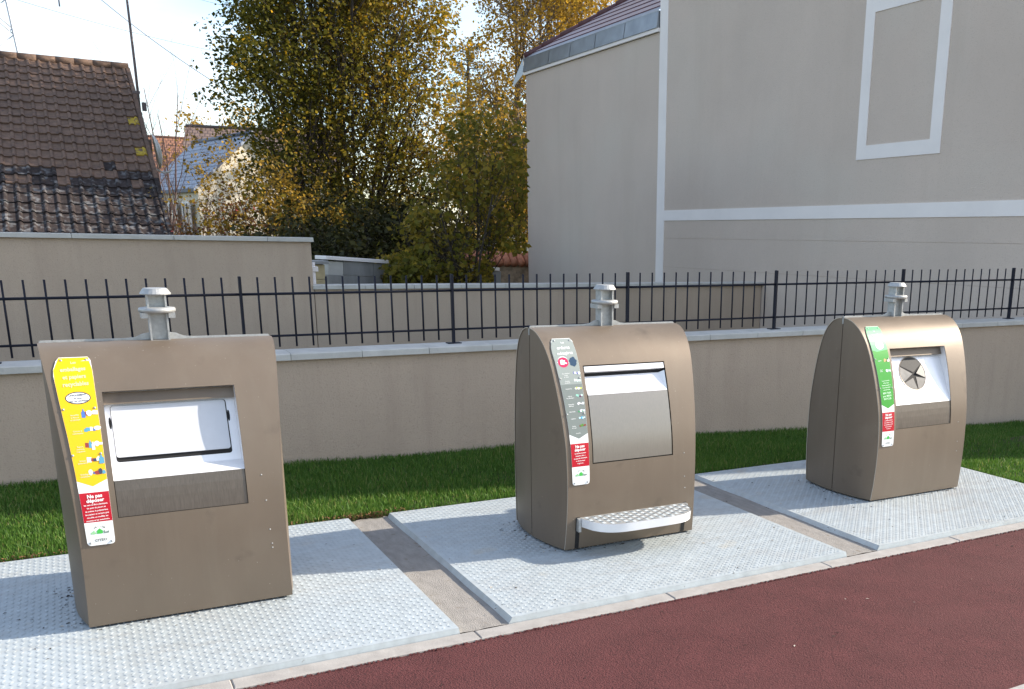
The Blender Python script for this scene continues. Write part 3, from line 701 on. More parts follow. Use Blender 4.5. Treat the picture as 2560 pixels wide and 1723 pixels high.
    for x, z in [(.34, .50), (.345, .36), (.35, .29), (.35, .27), (.33, .62)][: (5 if i == 0 else 3)]:
        mb = MB(); p = fz(x, z, .0032); mb.lathe([(.0035, 0), (.0015, .002)], n=8); o = mb.build('screw', M_hook, t, p); o.rotation_euler = (R(90), 0, 0)
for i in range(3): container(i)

# ------------------------------------------------------------------ boundary wall with railing
WT = .11
bw = thing('boundary_wall', (0, 3.5, 0), 'long low beige rendered wall behind the lawn, with pale coping and dark railing', 'wall')
mb = MB(); xs = np.arange(-4, 13.01, .5); vs_ = []
for x in xs:
    y = fence_y(x); z = cop_z(x)-.055
    vs_ += [(x, y-WT-3.5, wall_base_z(x)-.4), (x, y-WT-3.5, z), (x, y+WT-3.5, z), (x, y+WT-3.5, -.4)]
n = len(xs); mb.add(vs_, [(4*i+a, 4*i+4+a, 4*i+5+a, 4*i+1+a) for i in range(n-1) for a in range(3)]+[(0,1,2,3), (4*n-4, 4*n-1, 4*n-2, 4*n-3)])
mb.build('wall_body', M_wallrender, bw, fix=True)
CL = .505; x = -4.0; k = 0
chip = None
while x < 12.6:
    x1 = x+CL-.004
    mb = MB(); a0, a1 = fence_y(x)-3.5, fence_y(x1)-3.5; z0, z1 = cop_z(x), cop_z(x1); hw = .155; c = .008
    vs_ = []
    for xx, yy, zz in ((x, a0, z0), (x1, a1, z1)):
        vs_ += [(xx, yy-hw, zz-.055), (xx, yy-hw, zz-c-.006), (xx, yy-hw+c, zz-.006), (xx, yy, zz), (xx, yy+hw-c, zz-.006), (xx, yy+hw, zz-c-.006), (xx, yy+hw, zz-.055)]
    mb.add(vs_, [(j, j+7, j+8, j+1) for j in range(6)]+[(6, 13, 7, 0), (0,1,2,3,4,5,6), (13,12,11,10,9,8,7)])
    mb.build('coping_stone', M_coping, bw, fix=True); x += CL; k += 1
fe = thing('railing_fence', (0, 3.5, 0), 'dark blue metal railing of thin upright bars on top of the low wall', 'fence')
def fpt(x, z, dy=0): return (x, fence_y(x)-3.5+dy, z)
top_off, zt = .529, lambda x: 1.3666+.0121*x
zr1 = lambda x: zt(x)-.118; zr2 = lambda x: zt(x)-.42
for k in range(-3, 7):
    xp = FX0+FS*k
    mb = MB(); y = fence_y(xp)-3.5; mb.box(xp-.009, xp+.009, y-.017, y+.017, cop_z(xp)-.002, zt(xp)+.008, ch=.002); mb.build('post', M_fence, fe)
    mb = MB(); mb.box(xp-.055, xp+.055, y-.035, y+.035, cop_z(xp)-.004, cop_z(xp)+.006); mb.build('base_plate', M_fence, fe)
    if k == 6: break
    for f, rad in ((zr1, .0095), (zr2, .0085)):
        mb = MB(); mb.tube([fpt(xp+.009, f(xp)), fpt(xp+FS-.009, f(xp+FS))], rad, 8); mb.build('rail', M_fence, fe)
    for j in range(1, 13):
        xx = xp+FS*j/13; mb = MB(); y = fence_y(xx)-3.5
        mb.tube([(xx, y, zt(xx)-.50), (xx, y, zt(xx)+.001)], .0072, 6); mb.build('picket', M_fence, fe)

# ------------------------------------------------------------------ garden walls behind the fence
def walled(name, label, x0, x1, y, ztop, seg, thick=.2, mwall=M_wallrender, over=.045, hcop=.05, rz=0.0):
    t = thing(name, (x0, y, 0), label, 'wall')
    mb = MB(); mb.box(0, x1-x0, -thick/2, thick/2, -.35, ztop-hcop); mb.build('wall_body', mwall, t)
    x = -.02
    while x < x1-x0:
        e = min(x+seg, x1-x0+.03); mb = MB(); mb.box(x, e-.005, -thick/2-over, thick/2+over, ztop-hcop, ztop, ch=.006); mb.build('coping_stone', M_coping, t); x += seg
    return t
GY = 8.44
walled('garden_wall', 'taller beige rendered garden wall with pale coping, below the brown tiled roof', -6, 3.29, GY, 1.655, .98)
walled('garden_wall', 'lower garden wall with pale coping seen through the railing, ending at the house', 3.30, 10.06, GY+.01, 1.10, .62)

# ------------------------------------------------------------------ rendered house on the right
HX = 10.076
hs = thing('rendered_house', (HX, 8, 0), 'large beige rendered house with white bands and a blind window, right of the trees', 'house')
def hb(name, x0, x1, y0, y1, z0, z1, m_, par=hs, ch=0): mb = MB(); mb.box(x0-HX, x1-HX, y0-8, y1-8, z0, z1, 0, ch); return mb.build(name, m_, par)
# main block in horizontal lifts so that the shallow render joints are real grooves
for z0, z1 in ((-.4, 1.2415), (1.2450, 1.7395), (1.7430, 8.2)):
    hb('main_wall', HX, 21, 3.42, 11.43, z0, z1, M_render)
hb('wall_core', HX+.008, 20.9, 3.5, 11.3, -.4, 8.1, M_wallrender)
hb('wing_wall', HX+.002, 19, 11.43, 17.30, -.4, 5.205, M_render)
hb('corner_band', HX-.010, HX+.2, 11.30, 11.56, -.4, 8.2, M_white)
hb('string_band', HX-.011, HX+.2, 3.40, 11.30, 2.045, 2.222, M_white)
wn = tag(link('blind_window', None, hs))
for y0, y1, z0, z1 in ((4.92, 6.40, 2.80, 2.975), (4.92, 5.10, 2.975, 4.60), (6.225, 6.40, 2.975, 4.60), (4.92, 6.40, 4.60, 4.785)):
    hb('window_band', HX-.010, HX+.1, y0, y1, z0, z1, M_white, wn)
# unseen front wing, added out of view to shade the lawn and the wall
hb('unseen_shade_wing', 12.6, 21, .20, 3.40, -.4, 8.2, M_render)
M_roofr = mat('sky_tinted_roof_tile', (.36, .29, .31), .4, 0, var=.15, vscale=3, objrand=.08)  # tile tops lightened to lilac: sky reflection put into the colour
M_rooft = mat('dark_red_tile_edge', (.085, .03, .035), .6, var=.2, vscale=6)
mb = MB(); e = .45; x0, x1, y0, y1, z = 12.6-e-HX, 21+e-HX, .2-e-8, 11.43-8, 8.2; xm = (x0+x1)/2; zr_ = 10.4
mb.add([(x0,y0,z),(x1,y0,z),(x1,y1,z),(x0,y1,z),(xm,y0+3,zr_),(xm,y1,zr_)], [(0,1,4),(1,2,5,4),(2,3,5),(3,0,4,5),(3,2,1,0)]); mb.build('main_roof', M_rooft, hs, fix=True)
mb = MB(); mb.box(HX-.3-HX, 12.2-HX, 3.2-8, 11.6-8, 8.2, 8.35); mb.build('flat_roof_edge', M_zinc, hs)
# low wing: white trim, zinc fascia panels, flashing, tiled slope
mb = MB(); mb.box(-.05, .1, 11.565-8, 17.32-8, 5.205, 5.265); mb.build('eave_trim', M_white, hs)
ys = [17.33, 16.0, 14.98, 13.9, 12.75, 11.57]
for k in range(5):
    a, b = ys[k]-.011, ys[k+1]+.011; mb = MB()
    mb.add([(-.07,a-8,5.268),(-.07,b-8,5.268),(-.03,b-8,5.545),(-.03,a-8,5.545),(.1,a-8,5.268),(.1,b-8,5.268)], [(0,1,2,3),(4,5,1,0)]); mb.add([(-.07,b-8,5.268),(.04,b-8,5.268),(.04,b-8,5.54),(-.03,b-8,5.545)], [(0,1,2,3)])
    mb.build('zinc_panel', M_zinc, hs)
mb = MB(); mb.box(.0, .3, 11.56-8, 17.3-8, 5.2, 5.54); mb.build('fascia_core', M_black, hs)
SLR = R(33); RS = math.tan(SLR); cw = .37
nfl = 9
for k in range(nfl):
    a = 17.36-(17.36-11.57)*k/nfl-.003; b = 17.36-(17.36-11.57)*(k+1)/nfl+.003; mb = MB()
    mb.add([(-.035,a-8,5.549),(-.035,b-8,5.549),(.16,b-8,5.685),(.16,a-8,5.685),(-.035,a-8,5.53),(-.035,b-8,5.53)], [(0,1,2,3),(4,5,1,0)]); mb.build('zinc_flashing', M_zinc, hs)
# tile courses climbing away from the eave, ending at the hip on the far side
for k in range(15):
    u0 = .13+cw*math.cos(SLR)*k; zz = 5.66+(u0-.13)*RS; u1 = u0+(cw+.05)*math.cos(SLR); z1 = zz+(cw+.05)*math.sin(SLR)
    e0, e1 = 17.33-u0-8, 17.33-u1-8
    if e1 < 11.6-8: break
    mb = MB(); mb.add([(u0,11.57-8,zz+.024),(u0,e0,zz+.024),(u1,e1,z1),(u1,11.57-8,z1)], [(3,2,1,0)], 0)
    mb.add([(u0,11.57-8,zz-.01),(u0,e0,zz-.01),(u0,e0,zz+.024),(u0,11.57-8,zz+.024)], [(0,1,2,3)], 1); mb.build('tile_course', [M_roofr, M_rooft], hs)
for k in range(14):
    t0 = .0+.30*k; t1 = t0+.36; mb = MB()
    mb.tube([(t0+.02, 17.36-t0-8, 5.60+t0*RS), (t1+.02, 17.36-t1-8, 5.59+t1*RS)], [.085, .07], 10); mb.build('hip_tile', M_rooft, hs)
mb = MB(); mb.prism([(-.05,17.335-8,5.56),(-.05,17.335-8,5.24),(-.20,17.55-8,4.99),(-.20,17.55-8,5.08)], (.03,.05,0)); mb.build('zinc_tail', M_zinc, hs, fix=True)

# ------------------------------------------------------------------ brown tiled house on the left
RY, RZ0, RXE = 26.5, 5.82, 2.80; SL = R(31.3)
th = thing('tiled_roof_house', (0, 24, 0), 'low house with a weathered brown tile roof, rising behind the taller garden wall', 'house')
M_tile = mat('brown_tile', (.140, .085, .057), .8, var=.35, vscale=9, objrand=.12, spots=[((.07, .045, .04), 14, .55, .75)])
M_tilem = mat('mossy_dark_tile', (.040, .032, .031), .9, var=.4, vscale=12, objrand=.2, spots=[((.135, .135, .14), 7.0, .52, .66)], spec=.15)
M_lich = mat('yellow_lichen_tile', (.42, .30, .03), .9, var=.3, vscale=15, spots=[((.15, .10, .07), 9, .52, .6)])
TW, TL_ = .2352, .38
def tile_mesh(name, m_):
    prof = [(0,.008),(.010,0),(.150,0),(.160,.026),(.182,.036),(.210,.030),(.2352,.004)]; mb = MB(); n = len(prof)
    vs_ = [(u, 0, h) for u, h in prof]+[(u, -TL_-.05, h+.036) for u, h in prof]+[(u, -TL_-.05, -.004) for u, h in prof]
    mb.add(vs_, [(j+n, j+n+1, j+1, j) for j in range(n-1)]+[(j+2*n, j+2*n+1, j+n+1, j+n) for j in range(n-1)]); return mb.mesh(name, m_)
me_t = [tile_mesh('roof_tile', M_tile), tile_mesh('roof_tile', M_tilem), tile_mesh('roof_tile', M_lich)]
rr_ = random.Random(5); NR, NC = 22, 13
cs, sn = math.cos(SL), math.sin(SL)
lich = {(7, 0), (11, 0)}
for r_ in range(NR):
    for c_ in range(NC):
        s_ = .10+TL_*r_; k = 0
        p_m = np.clip((r_-12.6)/3.2, 0, 1)
        if rr_.random() < p_m: k = 1
        if (r_, c_) in lich: k = 2
        x = RXE-.06-TW*(c_+1); o = link('roof_tile', me_t[k], th, (x, RY-s_*cs-24, RZ0-s_*sn+rr_.uniform(-.004, .004)))
        o.rotation_euler = (SL+rr_.uniform(-.012, .012), 0, rr_.uniform(-.008, .008))
# remaining roof to the left, out of the picture, as one part
V = []; F = []; FM = []; prof = [(0,.012),(.012,0),(.150,0),(.162,.026),(.185,.038),(.212,.032),(.2352,.008)]
mb = MB()
for r_ in range(NR+3):
    for c_ in range(NC if r_ < NR else 0, NC+22):
        s_ = .10+TL_*r_; x = RXE-.06-TW*(c_+1); n = len(prof); a = []
        for dl, dh in ((0, 0), (TL_+.05, .03)):
            for u, h in prof: y = RY-(s_+dl)*cs-(h+dh)*sn*-1*0; a.append((x+u, RY-(s_+dl)*cs-24+(h+dh)*-sn, RZ0-(s_+dl)*sn+(h+dh)*cs))
        mb.add(a, [(j+n, j+n+1, j+1, j) for j in range(n-1)], 1 if r_ > 15 else 0)
tag(mb.build('roof_tiles_far', [M_tile, M_tilem], th), kind='stuff')
for k in range(18):
    x0 = RXE+.02-.41*k; mb = MB(); mb.tube([(x0, RY-24, RZ0-.01), (x0-.46, RY-24, RZ0+.012)], [.125, .105], 12); mb.build('ridge_tile', M_tile, th)
for r_ in range(NR+1):
    s_ = .06+TL_*r_; mb = MB(); mb.box(-.075, .03, -TL_-.03, 0, -.10, .05, ch=.02); o = mb.build('verge_tile', M_tile if r_ < 15 else M_tilem, th, (RXE+.02, RY-s_*cs-24, RZ0-s_*sn)); o.rotation_euler = (SL, 0, 0)
gm = mat('old_gable_render', (.42, .36, .27), .9, var=.15, vscale=2)
mb = MB(); mb.add([(RXE-.1,RY-9.2*cs-24,RZ0-9.2*sn-.08),(RXE-.1,RY-24,RZ0-.1),(RXE-.1,RY+9*cs-24,RZ0-9*sn-.1),(RXE-.1,RY+9*cs-24,-.4),(RXE-.1,RY-9.2*cs-24,-.4)], [(0,1,2,3,4)]); mb.build('gable_wall', gm, th)
mb = MB(); mb.box(-6, RXE-.12, RY-8.4*cs-24, RY-8.2*cs-24, -.4, .9); mb.build('front_wall', gm, th)
mb = MB(); mb.quad((-6,RY-24,RZ0-.05),(RXE,RY-24,RZ0-.05),(RXE,RY+9*cs-24,RZ0-9*sn),(-6,RY+9*cs-24,RZ0-9*sn)); mb.quad((-6,RY-24,RZ0-.06),(RXE,RY-24,RZ0-.06),(RXE,RY-9.2*cs-24,RZ0-9.2*sn-.06),(-6,RY-9.2*cs-24,RZ0-9.2*sn-.06)); mb.build('roof_deck', M_black, th)
# antenna mast on the gable and the dish beside it
M_mast = mat('dull_steel_tube', (.16, .13, .13), .6, .5)
am = thing('antenna_mast', (2.86, 24.9, 0), 'tall thin grey antenna mast fixed to the gable of the brown tiled house', 'antenna')
mb = MB(); mb.tube([(0,0,4.1),(.0,0,5.6),(-.02,0,7.4),(-.05,0,9.6)], [.032,.032,.026,.02], 8); mb.build('mast', M_mast, am)
for z in (4.55, 5.05): mb = MB(); mb.box(-.12, .05, -.03, .03, z-.03, z+.03); mb.build('bracket', M_mast, am)
mb = MB(); mb.box(.06, .16, -.05, .05, 4.62, 4.82); mb.build('junction_box', M_mast, am)
ds = thing('satellite_dish', (3.08, 23.1, 3.5), 'white satellite dish seen almost edge-on beside the brown tiled roof', 'satellite dish')
M_dish = mat('dish_white', (.75, .74, .70), .5)
mb = MB(); prof = [(.0, 0), (.14, .012), (.25, .04), (.34, .08), (.40, .12), (.395, .125), (.33, .09), (.2, .035), (.0, .01)]; mb.lathe(prof, n=28, smooth=True); o = mb.build('reflector', M_dish, ds, (.02, 0, .05)); o.rotation_euler = (R(0), R(-97), R(-2)); o.scale = (1, 1, 1)
mb = MB(); mb.tube([(-.25,0,-.12),(-.16,0,-.36),(0,0,-.44),(.14,0,-.42),(.2,-.02,-.36)], .022, 8); mb.build('arm', M_dish, ds)
mb = MB(); mb.box(-.28, -.18, -.05, .05, -.25, .3); mb.build('bracket', mat('rust_box', (.12, .09, .07), .8), ds)

# ------------------------------------------------------------------ houses farther back
M_pane = mat('window_glass', (.03, .035, .04), .1, 0, spec=.6)
def roof_mat(name, base, scale):
    M = mat(name, base, .6, var=.18, vscale=5); t = M.node_tree; b = t.nodes['Principled BSDF']
    g_ = t.nodes.new('ShaderNodeTexCoord'); wv = t.nodes.new('ShaderNodeTexBrick'); wv.inputs['Scale'].default_value = 1.0
    wv.inputs['Brick Width'].default_value = scale[0]; wv.inputs['Row Height'].default_value = scale[1]; wv.inputs['Mortar Size'].default_value = .03
    wv.inputs['Color1'].default_value = (1,1,1,1); wv.inputs['Color2'].default_value = (.8,.8,.8,1); wv.inputs['Mortar'].default_value = (.3,.3,.34,1)
    src = b.inputs['Base Color'].links[0].from_socket; mm = t.nodes.new('ShaderNodeMixRGB'); mm.blend_type = 'MULTIPLY'; mm.inputs['Fac'].default_value = 1
    t.links.new(g_.outputs['UV'], wv.inputs['Vector']); t.links.new(src, mm.inputs['Color1']); t.links.new(wv.outputs['Color'], mm.inputs['Color2']); t.links.new(mm.outputs['Color'], b.inputs['Base Color'])
    return M
def gable_house(name, label, loc, rz, L_, W_, ze, zr, mwall, mroof, wins=(), chim=None, over=.25):
    """ridge along local +x from 0..L, eaves at local y 0 and W"""
    t = thing(name, loc, label, 'house', None, rz)
    mb = MB(); mb.add([(0,0,-2),(L_,0,-2),(L_,W_,-2),(0,W_,-2),(0,0,ze),(L_,0,ze),(L_,W_,ze),(0,W_,ze),(0,W_/2,zr),(L_,W_/2,zr)], [(0,1,5,4),(2,3,7,6),(3,0,4,8,7),(1,2,6,9,5)]); mb.build('wall', mwall, t)
    k = (zr-ze)/(W_/2); o = over; rl = math.hypot(W_/2+o, k*(W_/2+o))
    for sy in (0, 1):
        me = bpy.data.meshes.new('roof'); y0 = -o if sy == 0 else W_+o
        a = [(-o,y0,ze-k*o+.05),(L_+o,y0,ze-k*o+.05),(L_+o,W_/2,zr+.05),(-o,W_/2,zr+.05)]
        b_ = [(p[0],p[1],p[2]-.14) for p in a]; f = [(0,1,2,3),(7,6,5,4),(0,4,5,1),(1,5,6,2),(3,2,6,7),(0,3,7,4)]
        me.from_pydata(a+b_, [], f); me.materials.append(mroof); uv = me.uv_layers.new(name='UVMap'); uvc = [(0,0),(L_+2*o,0),(L_+2*o,rl),(0,rl)]*2
        for lp in me.loops: uv.data[lp.index].uv = uvc[lp.vertex_index]
        me.update(); link('roof', me, t)
    mb = MB(); mb.tube([(-o, W_/2, zr+.05), (L_+o, W_/2, zr+.05)], .11, 8); mb.build('ridge', mroof, t)
    for (fx, fy, nx_, ny_, w_, z0, z1) in wins:
        wd = tag(link('window', None, t)); d = Vector((nx_, ny_, 0)); sdv = Vector((-ny_, nx_, 0)); c = Vector((fx, fy, 0))
        def bar(nm, a0, a1, z0_, z1_, dep, m_):
            p = [c+sdv*a0+d*.0, c+sdv*a1, c+sdv*a1+d*dep, c+sdv*a0+d*dep]; mb = MB(); mb.prism([(v.x, v.y, z0_) for v in p], (0, 0, z1_-z0_)); mb.build(nm, m_, wd, fix=True)
        bar('pane', -w_/2, w_/2, z0, z1, .02, M_pane); bar('frame', -w_/2-.08, -w_/2, z0-.08, z1+.08, .06, M_white); bar('frame', w_/2, w_/2+.08, z0-.08, z1+.08, .06, M_white); bar('frame', -w_/2, w_/2, z1, z1+.08, .05, M_white); bar('sill', -w_/2-.1, w_/2+.1, z0-.12, z0, .12, M_white); bar('frame', -.03, .03, z0, z1, .05, M_white)
    if chim: mb = MB(); mb.box(chim[0]-.3, chim[0]+.3, W_/2-.25, W_/2+.25, zr-.4, zr+.8); mb.build('chimney', mroof, t)
    return t
M_cream = mat('cream_wall', (.68, .61, .49), .9, var=.06, vscale=1.5); M_greyw = mat('pale_grey_wall', (.42, .41, .42), .9, var=.06, vscale=1.5)
M_slate = roof_mat('slate_roof', (.30, .34, .42), (1.2, .30)); M_brownroof = roof_mat('far_brown_roof', (.22, .15, .12), (.3, .34)); M_redroof = roof_mat('far_red_roof', (.36, .17, .10), (.3, .34))
u = math.atan2(.98, -.2)
gable_house('slate_roof_house', 'small cream house with a blue-grey slate roof, half hidden by the big tree', (11.15, 45.34, 0), u, 7.4, 5.0, 3.70, 6.0, M_cream, M_slate, [(1.0, 5.2, 0, 1, .9, 1.4, 2.9), (2.9, 5.2, 0, 1, .9, 1.4, 2.9), (5.2, 5.2, 0, 1, .9, 1.4, 2.9)] , None)
gable_house('brown_roof_house', 'far house with a brown tile roof and pale gable above the slate roof', (8.0, 64.5, 0), R(-14), 9, 7.5, 5.6, 8.25, M_cream, M_brownroof, [(3, 0, 0, -1, 1, 3.4, 4.8)])
gable_house('red_roof_house', 'distant house of which only a reddish roof shows beside the bare tree', (3.5, 82, 0), R(-6), 9, 9, 5.6, 8.9, M_cream, M_redroof, [(3, 0, 0, -1, 1.2, 3, 4.4)])
gable_house('cream_gable_house', 'far cream house glimpsed through the golden trees left of the rendered house', (17.2, 38.4, 0), R(-55), 8, 3.2, 4.6, 6.0, M_cream, M_brownroof, [(2, 0, 0, -1, 1, 2.2, 3.4)])

# ------------------------------------------------------------------ block wall, pillar, tile-capped wall
M_block = mat('concrete_block', (.27, .265, .255), .95, var=.22, vscale=5, bump=.004, bscale=60, objrand=.08, stretch=(1, 1, .25))
bwl = thing('block_wall', (3.845, 10.485, 0), 'short grey concrete block wall with a pale coping, behind the lower garden wall', 'wall', rz=math.atan2(.87, 2.46)); bwl.rotation_euler = (0, R(3.4), math.atan2(.87, 2.46))
bl = MB(); bl.box(0, .494, -.10, .10, 0, .194, ch=.004); me_b = bl.mesh('block', M_block)
for r_ in range(8):
    for c_ in range(6):
        o = link('block', me_b, bwl, (.5*c_+(.25 if r_ % 2 else 0), random.uniform(-.002, .002), -.25+.2*r_))
mb = MB(); mb.box(.01, 3.1, -.085, .085, -.3, 1.33); mb.build('mortar_core', M_coping, bwl)
for k in range(3):
    mb = MB(); mb.box(-.06+1.08*k, 1.015+1.08*k, -.14, .14, 1.352, 1.402, ch=.006); mb.build('coping_stone', M_white, bwl)
pm = mat('yellow_stone', (.46, .37, .21), .9, var=.2, vscale=10, bump=.004, bscale=30, objrand=.08)
gp = thing('stone_pillar', (3.655, 10.15, 0), 'yellow stone gate pillar with a flat cap beside the block wall', 'pillar')
for k in range(8): mb = MB(); mb.box(-.15, .15, -.15, .15, -.3+.2*k, -.105+.2*k, ch=.012); mb.build('stone_course', pm, gp)
mb = MB(); mb.box(-.2, .2, -.2, .2, 1.30, 1.345, ch=.01); mb.build('cap', M_block, gp)
wp = thing('white_post', (3.365, 8.64, 0), 'slim white post with a small latch at the end of the taller garden wall', 'post')
mb = MB(); mb.tube([(0,0,-.3),(0,0,1.36)], .022, 10); mb.build('post', M_white, wp)
mb = MB(); mb.box(-.02, .05, -.035, .02, 1.25, 1.31, ch=.006); mb.build('latch', M_white, wp)
tw = thing('tile_capped_wall', (9.35, 17.9, 0), 'old stone wall capped with orange roof tiles, left of the rendered house', 'wall', rz=R(-4))
mb = MB(); mb.box(-.6, 1.4, -.15, .15, -.4, 1.12); mb.build('wall_body', mat('old_stone', (.28, .2, .13), .95, var=.5, vscale=7, bump=.02, bscale=12), tw)
M_orange = mat('orange_tile', (.42, .16, .09), .8, var=.2, vscale=12, objrand=.15)
for k in range(11): mb = MB(); mb.tube([(-.55+.18*k,-.26,1.10),(-.55+.18*k,.02,1.33)], [.095,.085], 8); mb.build('cap_tile', M_orange, tw)

# ------------------------------------------------------------------ trees and shrubs
def leaf_mat(name, ramp, trans=.5): return mat(name, ramp[1][1], .55, attr='rnd', ramp=ramp, trans=trans, spec=.15)
M_bark = mat('dark_bark', (.045, .036, .028), .95, var=.4, vscale=12)
M_barkp = mat('pale_bark', (.16, .13, .10), .9, var=.4, vscale=10)
L_main = leaf_mat('autumn_leaves', [(0, (.050, .058, .010)), (.38, (.145, .130, .018)), (.70, (.275, .198, .022)), (.9, (.40, .245, .02)), (1, (.64, .36, .02))])
L_green = leaf_mat('olive_leaves', [(0, (.050, .058, .010)), (.45, (.145, .135, .020)), (.8, (.275, .195, .030)), (1, (.46, .32, .04))])
L_gold = leaf_mat('golden_leaves', [(0, (.17, .115, .02)), (.4, (.38, .24, .035)), (.8, (.56, .34, .04)), (1, (.68, .42, .04))])
L_dark = leaf_mat('evergreen_leaves', [(0, (.012, .014, .004)), (.5, (.030, .032, .009)), (1, (.09, .075, .016))], .15)
L_red = leaf_mat('red_brown_leaves', [(0, (.09, .03, .02)), (.5, (.20, .09, .04)), (.9, (.32, .20, .06)), (1, (.5, .12, .12))])
L_pine = leaf_mat('pine_needles', [(0, (.012, .028, .018)), (.6, (.028, .05, .03)), (1, (.05, .07, .035))], .1)
class Plant:
    def __init__(s, seed): s.r = np.random.default_rng(seed); s.seg = []; s.pts = []; s.dirs = []
    def branch(s, p, d, L_, r0, lev, up=.25, wob=.22, kids=6, leafy=1, spread=.75, minlev=0):
        rg = s.r; n = 4 if lev > 0 else 2; P = [np.array(p, float)]; D = np.array(d, float); D /= np.linalg.norm(D)
        rad = [r0]
        for k in range(n):
            D = D+rg.normal(0, wob, 3)*.5+np.array([0, 0, up*.25]); D /= np.linalg.norm(D)
            P.append(P[-1]+D*L_/n); rad.append(r0*(1-.75*(k+1)/n))
        s.seg.append((P, rad))
        if lev == 0:
            s.pts.append(np.array(P)); return
        if lev <= leafy: s.pts.append(np.array(P[1:]))
        for k in range(kids):
            t = rg.uniform(.22, 1.0); i = min(int(t*n), n-1); q = P[i]+(P[i+1]-P[i])*(t*n-i)
            base = P[min(i+1, n)]-P[i]; base /= np.linalg.norm(base)
            sd = rg.normal(0, 1, 3); sd -= base*sd.dot(base); sd /= np.linalg.norm(sd)+1e-9
            nd = base*(1-spread*.45)+sd*spread
            s.branch(q, nd, L_*rg.uniform(.36, .6)*(1.15-.45*t), max(.003, r0*(1-.75*t)*.55), lev-1, up, wob, max(3, kids-1), leafy, spread)
    def wood(s, name, m_, parent, minr=0.0, sides=5, keep=None):
        mb = MB()
        for P, rad in s.seg:
            if rad[0] < minr: continue
            if keep is not None:
                ok = keep(np.array(P)); n_ = len(P) if ok.all() else int(np.argmin(ok))
                if n_ < 2: continue
                P, rad = P[:n_], rad[:n_]
            mb.tube(P, rad, sides if rad[0] > .012 else 3, cap=False)
        return mb.build(name, m_, parent)
    def leaves(s, name, m_, parent, per, size, jit, aspect=.6, hue=None, keep=None, origin=(0,0,0)):
        rg = s.r; A = np.concatenate([np.array([p[i]*(1-t)+p[i+1]*t for i in range(len(p)-1) for t in rg.random(per)]) for p in s.pts])
        A = A+rg.normal(0, jit, A.shape)
        if keep is not None: A = A[keep(A)]
        f1 = np.sin(A[:,0]*3.1+1.3*np.sin(A[:,2]*2.2))+np.sin(A[:,1]*2.9+A[:,2]*1.6)+np.sin(A[:,2]*3.3+A[:,0]*1.7)+.8*np.sin(A[:,0]*7.1+A[:,2]*6.3)
        A = A[rg.random(len(A)) < np.clip(.82+.30*f1, .28, 1)]
        n = len(A); sz_ = rg.normal(size, size*.33, n).clip(size*.4, size*1.7)[:,None]
        a = rg.normal(0, 1, (n, 3)); a[:,2] = a[:,2]*.6-.35; a /= np.linalg.norm(a, axis=1)[:,None]
        b = np.cross(a, rg.normal(0, 1, (n, 3))); b /= np.linalg.norm(b, axis=1)[:,None]; nn = np.cross(a, b)
        V = np.stack([A, A+a*sz_*.5+b*sz_*aspect*.5+nn*sz_*.08, A+a*sz_, A+a*sz_*.5-b*sz_*aspect*.5+nn*sz_*.08], 1).reshape(-1, 3)
        F = np.arange(n*4).reshape(n, 4)
        c = rg.random(n)*.55+.2
        cl = .5+.5*np.sin(A[:,0]*2.1+np.sin(A[:,2]*1.7))*np.sin(A[:,2]*2.3+A[:,1]*1.9)
        c = c+.25*(cl-.5)
        if hue is not None: c = c+hue(A)
        c = np.where(rg.random(n) < .02, 1.0, c)
        return link(name, npmesh(name, V, F, m_, np.clip(c, 0, 1)), parent)
# the big many-stemmed tree
random.seed(2024)
mt = thing('autumn_tree', (7.3, 22.6, 0), 'tall many-stemmed tree with olive and golden leaves in the middle', 'tree')
pl_ = Plant(21)
for k in range(17):
    a = 2*math.pi*k/17+random.uniform(-.2, .2); tilt = [.10, .30, .52][k % 3]+random.uniform(-.06, .06); d = (math.cos(a)*tilt*1.25, math.sin(a)*tilt*.8, 1)
    pl_.branch((math.cos(a)*.25, math.sin(a)*.2, -.3), d, random.uniform(8.2, 10.6)*(1-.12*tilt), .06+.02*(k % 2), 3, up=.22, wob=.16, kids=9, leafy=2, spread=.62)
for k in range(12):   # low side growth
    a = 2*math.pi*k/12; pl_.branch((math.cos(a)*.3, math.sin(a)*.3, random.uniform(.3, 1.6)), (math.cos(a), math.sin(a)*.8, .75), random.uniform(3.0, 4.0), .03, 2, up=.3, wob=.2, kids=8, leafy=1, spread=.7)
def crown_in(A, g=1.0):
    z = A[:,2]; xl = np.interp(z, [0, 2, 4, 5, 7, 9, 11], [-1.9, -2.1, -2.35, -2.9, -2.55, -2.1, -1.1]); xr = np.interp(z, [0, 2, 4.7, 6.3, 7.7, 9, 11], [2.4, 2.6, 2.6, 2.75, 2.4, 2.0, 1.1])
    wb = .28*np.sin(z*3.1+A[:,1]*2)+.2*np.sin(z*7.3)
    return (A[:,0] > (xl+wb)*g) & (A[:,0] < (xr+wb)*g) & (np.abs(A[:,1]) < 2.6)
rg_ = np.random.default_rng(77); nsh = 0
while nsh < 4300:
    q = np.array([rg_.uniform(-3.2, 3.2), rg_.uniform(-2.4, 2.4), rg_.uniform(.4, 9.5)*rg_.uniform(.75, 1)])
    if q[1] > 1.6 or not crown_in(q[None])[0]: continue
    d_ = np.array([q[0]*.25, q[1]*.25, 1.0])+rg_.normal(0, .45, 3); d_ /= np.linalg.norm(d_); L_ = rg_.uniform(.35, .8)
    P_ = [q, q+d_*L_*.5, q+d_*L_+rg_.normal(0, .05, 3)]; pl_.seg.append((P_, [.008, .006, .003])); pl_.pts.append(np.array(P_)); nsh += 1
pl_.wood('trunk', M_bark, mt, keep=lambda A: crown_in(A, .80) | (A[:,2] < .3))
